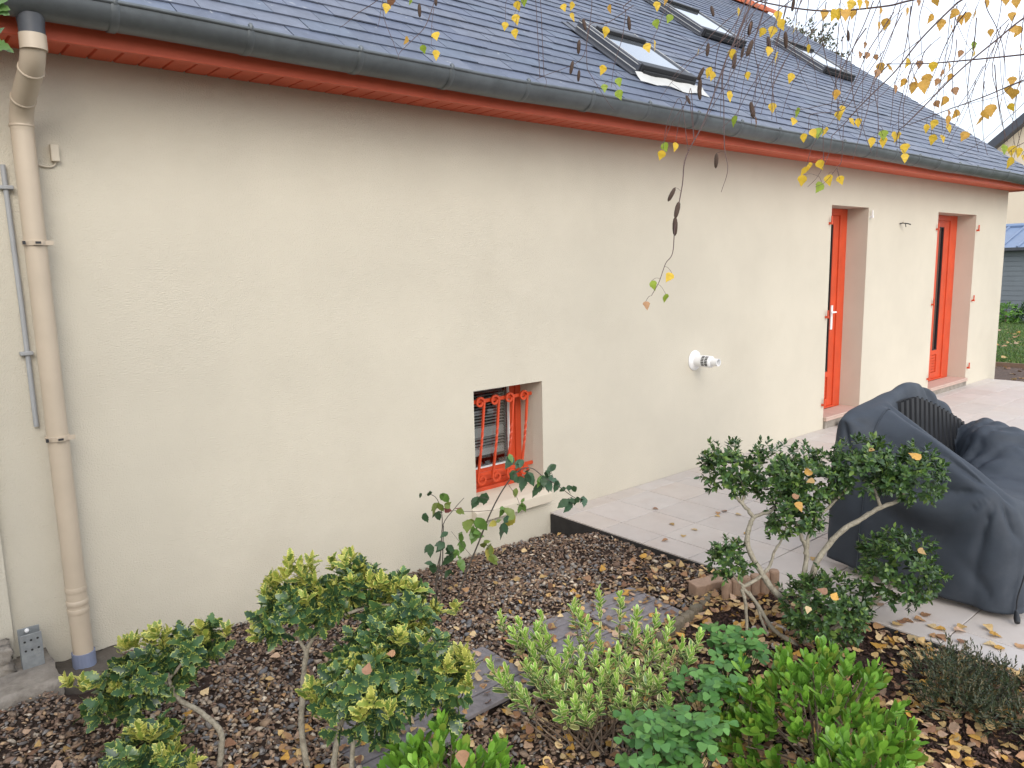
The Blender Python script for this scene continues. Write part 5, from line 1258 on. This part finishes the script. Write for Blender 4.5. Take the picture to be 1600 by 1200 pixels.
# ================================================================= BACKGROUND
# grey shed
sh = empty('garden_shed', (26, 3, -.1)); tag(sh, 'grey clad garden shed with pale blue metal roof beyond the lawn', 'shed')
z_ = -.08; k = 0
while z_ < 1.88:
    MB().box(25.0, 25.05, -2.2, 5.5, z_+.004, z_+.136).build('cladding_board', MT['shedw'], sh); z_ += .14
MB().box(25.052, 28.5, -2.18, 5.48, -.1, 1.95).build('wall', MT['shedw'], sh)
def slab(p0, p1, x0, x1, th): pass
rs = MB(); rs.add([(24.8, -2.5, 1.98), (24.8, 5.8, 1.98), (26.9, 5.8, 2.62), (26.9, -2.5, 2.62), (29, 5.8, 1.98), (29, -2.5, 1.98)], [(0, 3, 2, 1), (3, 5, 4, 2)])
rf = rs.build('roof', MT['shedr'], sh)
MB().box(24.74, 24.81, -2.5, 5.8, 1.90, 1.985).build('roof_edge', MT['zincd'], sh)
y_ = -2.45
while y_ < 5.8:
    MB().tube([(24.78, y_, 2.0), (26.9, y_, 2.645)], .03, 6).build('roof_rib', MT['shedr'], rf); y_ += .42
MB().tube([(26.9, -2.5, 2.66), (26.9, 5.8, 2.66)], .07, 8).build('ridge_cap', MT['shedr'], rf)
# neighbour's house
nh = empty('neighbour_house', (34, 3, -.1)); tag(nh, 'cream gabled neighbouring house with dark roof edge beyond the shed', 'house')
w_ = MB(); gy0, gy1, ze, apy, apz = -1.6, 7.0, 4.75, 2.7, 8.3
w_.add([(31, gy0, -.2), (31, gy1, -.2), (31, gy1, ze), (31, apy, apz), (31, gy0, ze), (40, gy0, -.2), (40, gy1, -.2), (40, gy1, ze), (40, apy, apz), (40, gy0, ze)],
       [(0, 4, 3, 2, 1), (5, 6, 7, 8, 9), (0, 5, 9, 4), (1, 2, 7, 6)])
w_.build('wall', MT['wall2'], nh)
rr = MB()
for (ya, za) in ((gy1+.5, ze-.42), (gy0-.5, ze-.42)):
    v = np.array([0, apy-ya, apz+.02-za]); ln = np.linalg.norm(v); v /= ln; n_ = np.cross([1, 0, 0], v); n_ = n_ if n_[2] > 0 else -n_
    rr.obox(np.array([30.6, ya, za]), (1, 0, 0), v, n_, 9.9, ln, .26)
rr.build('roof', mat('neighbour_slate', (.055, .06, .075), .5, .15, 4.), nh)
# trees peeping over the ridge
def small_tree(label, c, depth, r0, n, seed, col_, L=.16):
    P = at(c[0], c[1], depth); B = np.array([P[0], P[1], -.3]); t_ = empty('garden_tree', B); tag(t_, label, 'tree', 'trees behind the roof')
    S = cr_spline([B, (B+P)/2+np.array([.1, .1, 0]), P], 5); MB().tube(S, np.linspace(.14, .04, len(S)), 8).build('trunk', MT['bark2'], t_, smooth=True)
    f_ = Foliage('privet', MT['greenleaf'], col_, 2, seed, 'crown')
    for k in range(26):
        d = f_.r.normal(0, 1, 3); d /= np.linalg.norm(d); d[2] = abs(d[2])*.8+.2; e = P+d*r0*f_.r.uniform(.6, 1)*np.array([1, 1, 1.2]); S = cr_spline([P-np.array([0, 0, .4]), (P+e)/2+f_.r.normal(0, .1, 3), e], 4)
        MB().tube(S, np.linspace(.03, .008, len(S)), 5).build('limb', MT['bark2'], t_, smooth=True)
        for q in range(n):
            f_.sprig(S[int(f_.r.integers(4, len(S)))]+f_.r.normal(0, .16, 3), d+f_.r.normal(0, .5, 3), L, 6, .9, .2)
    f_.build(t_, 0)
small_tree('dark bushy tree top showing just above the roof ridge', (1256, 105), 21, 1.05, 5, 141, [(.07, .085, .04), (.09, .095, .045), (.11, .09, .05)], .13)
small_tree('thin tree top peeping over the sloping roof edge on the right', (1300, 128), 21, .7, 3, 143, [(.08, .085, .045), (.10, .09, .05)], .12)
# shrubs against the shed
def low_bush(label, P, r0, h, n, seed, col_, L=.10):
    t_ = empty('far_shrub', P); tag(t_, label, 'shrub', 'shrubs in front of the shed'); f_ = Foliage('privet', MT['greenleaf'], col_, 2, seed)
    hd(np.array(P)+np.array([0, 0, h*.5]), r0, r0, h*.6, n, f_, L, 7, .9, .1, inner=.2, low=-.9); f_.build(t_, 0)
    MB().tube([P, np.array(P)+np.array([0, 0, h*.7])], .02, 6).build('stem', MT['bark2'], t_)
GG = [(.10, .22, .03), (.13, .27, .04), (.07, .17, .03)]; GD = [(.03, .07, .025), (.04, .09, .03)]
low_bush('bright green shrub against the grey shed', (23.8, 3.28, -.09), .34, .5, 90, 151, GG)
low_bush('dark green shrub against the grey shed at the right edge', (24.2, 2.75, -.09), .5, .5, 110, 153, GD)
low_bush('dark shrub behind the house corner in front of the shed', (24.4, 4.1, -.09), .5, .4, 80, 155, GD)
# grass
r_ = np.random.default_rng(161); n_ = 26000
P = np.column_stack([14.58+9.6*r_.random(n_)**1.3, r_.uniform(-1.5, 5, n_), np.full(n_, -.08)])
a1, b1, z1_ = proj(P); P = P[(a1 > 1490) & (a1 < 1660)]; n_ = len(P)
th = r_.uniform(0, 6.28, n_); h = r_.uniform(.03, .075, n_); w2 = r_.uniform(.004, .008, n_)*1.6; le = r_.normal(0, .03, (n_, 2))
V = np.zeros((n_, 3, 3)); V[:, 0] = P+np.column_stack([-np.cos(th)*w2, -np.sin(th)*w2, np.zeros(n_)]); V[:, 1] = P+np.column_stack([np.cos(th)*w2, np.sin(th)*w2, np.zeros(n_)]); V[:, 2] = P+np.column_stack([le, h])
C = np.array([(.075, .15, .025), (.10, .19, .03), (.05, .11, .02), (.14, .18, .05)])[r_.integers(0, 4, n_)]*r_.uniform(.7, 1.3, (n_, 1))
o = link('grass', mesh('grass', V.reshape(-1, 3), np.arange(n_*3).reshape(-1, 3), MT['grassm'], col=np.column_stack([np.repeat(C, 3, 0), np.ones(n_*3)]))); tag(o, 'short green lawn grass beyond the house corner', 'grass', kind='stuff')
pts = np.column_stack([r_.uniform(14.7, 22, 260), r_.uniform(-.5, 3.6, 260), np.full(260, -.05)]); litter('lawn_leaves', pts, .09, 163, 'yellow fallen leaves strewn on the far lawn', .01)
pts = np.column_stack([r_.uniform(12.2, 14.4, 220), r_.uniform(-1.5, 2.5, 220), np.full(220, -.113)]); litter('bed_leaves', pts, .07, 165, 'brown dead leaves on the far flower bed', .004)
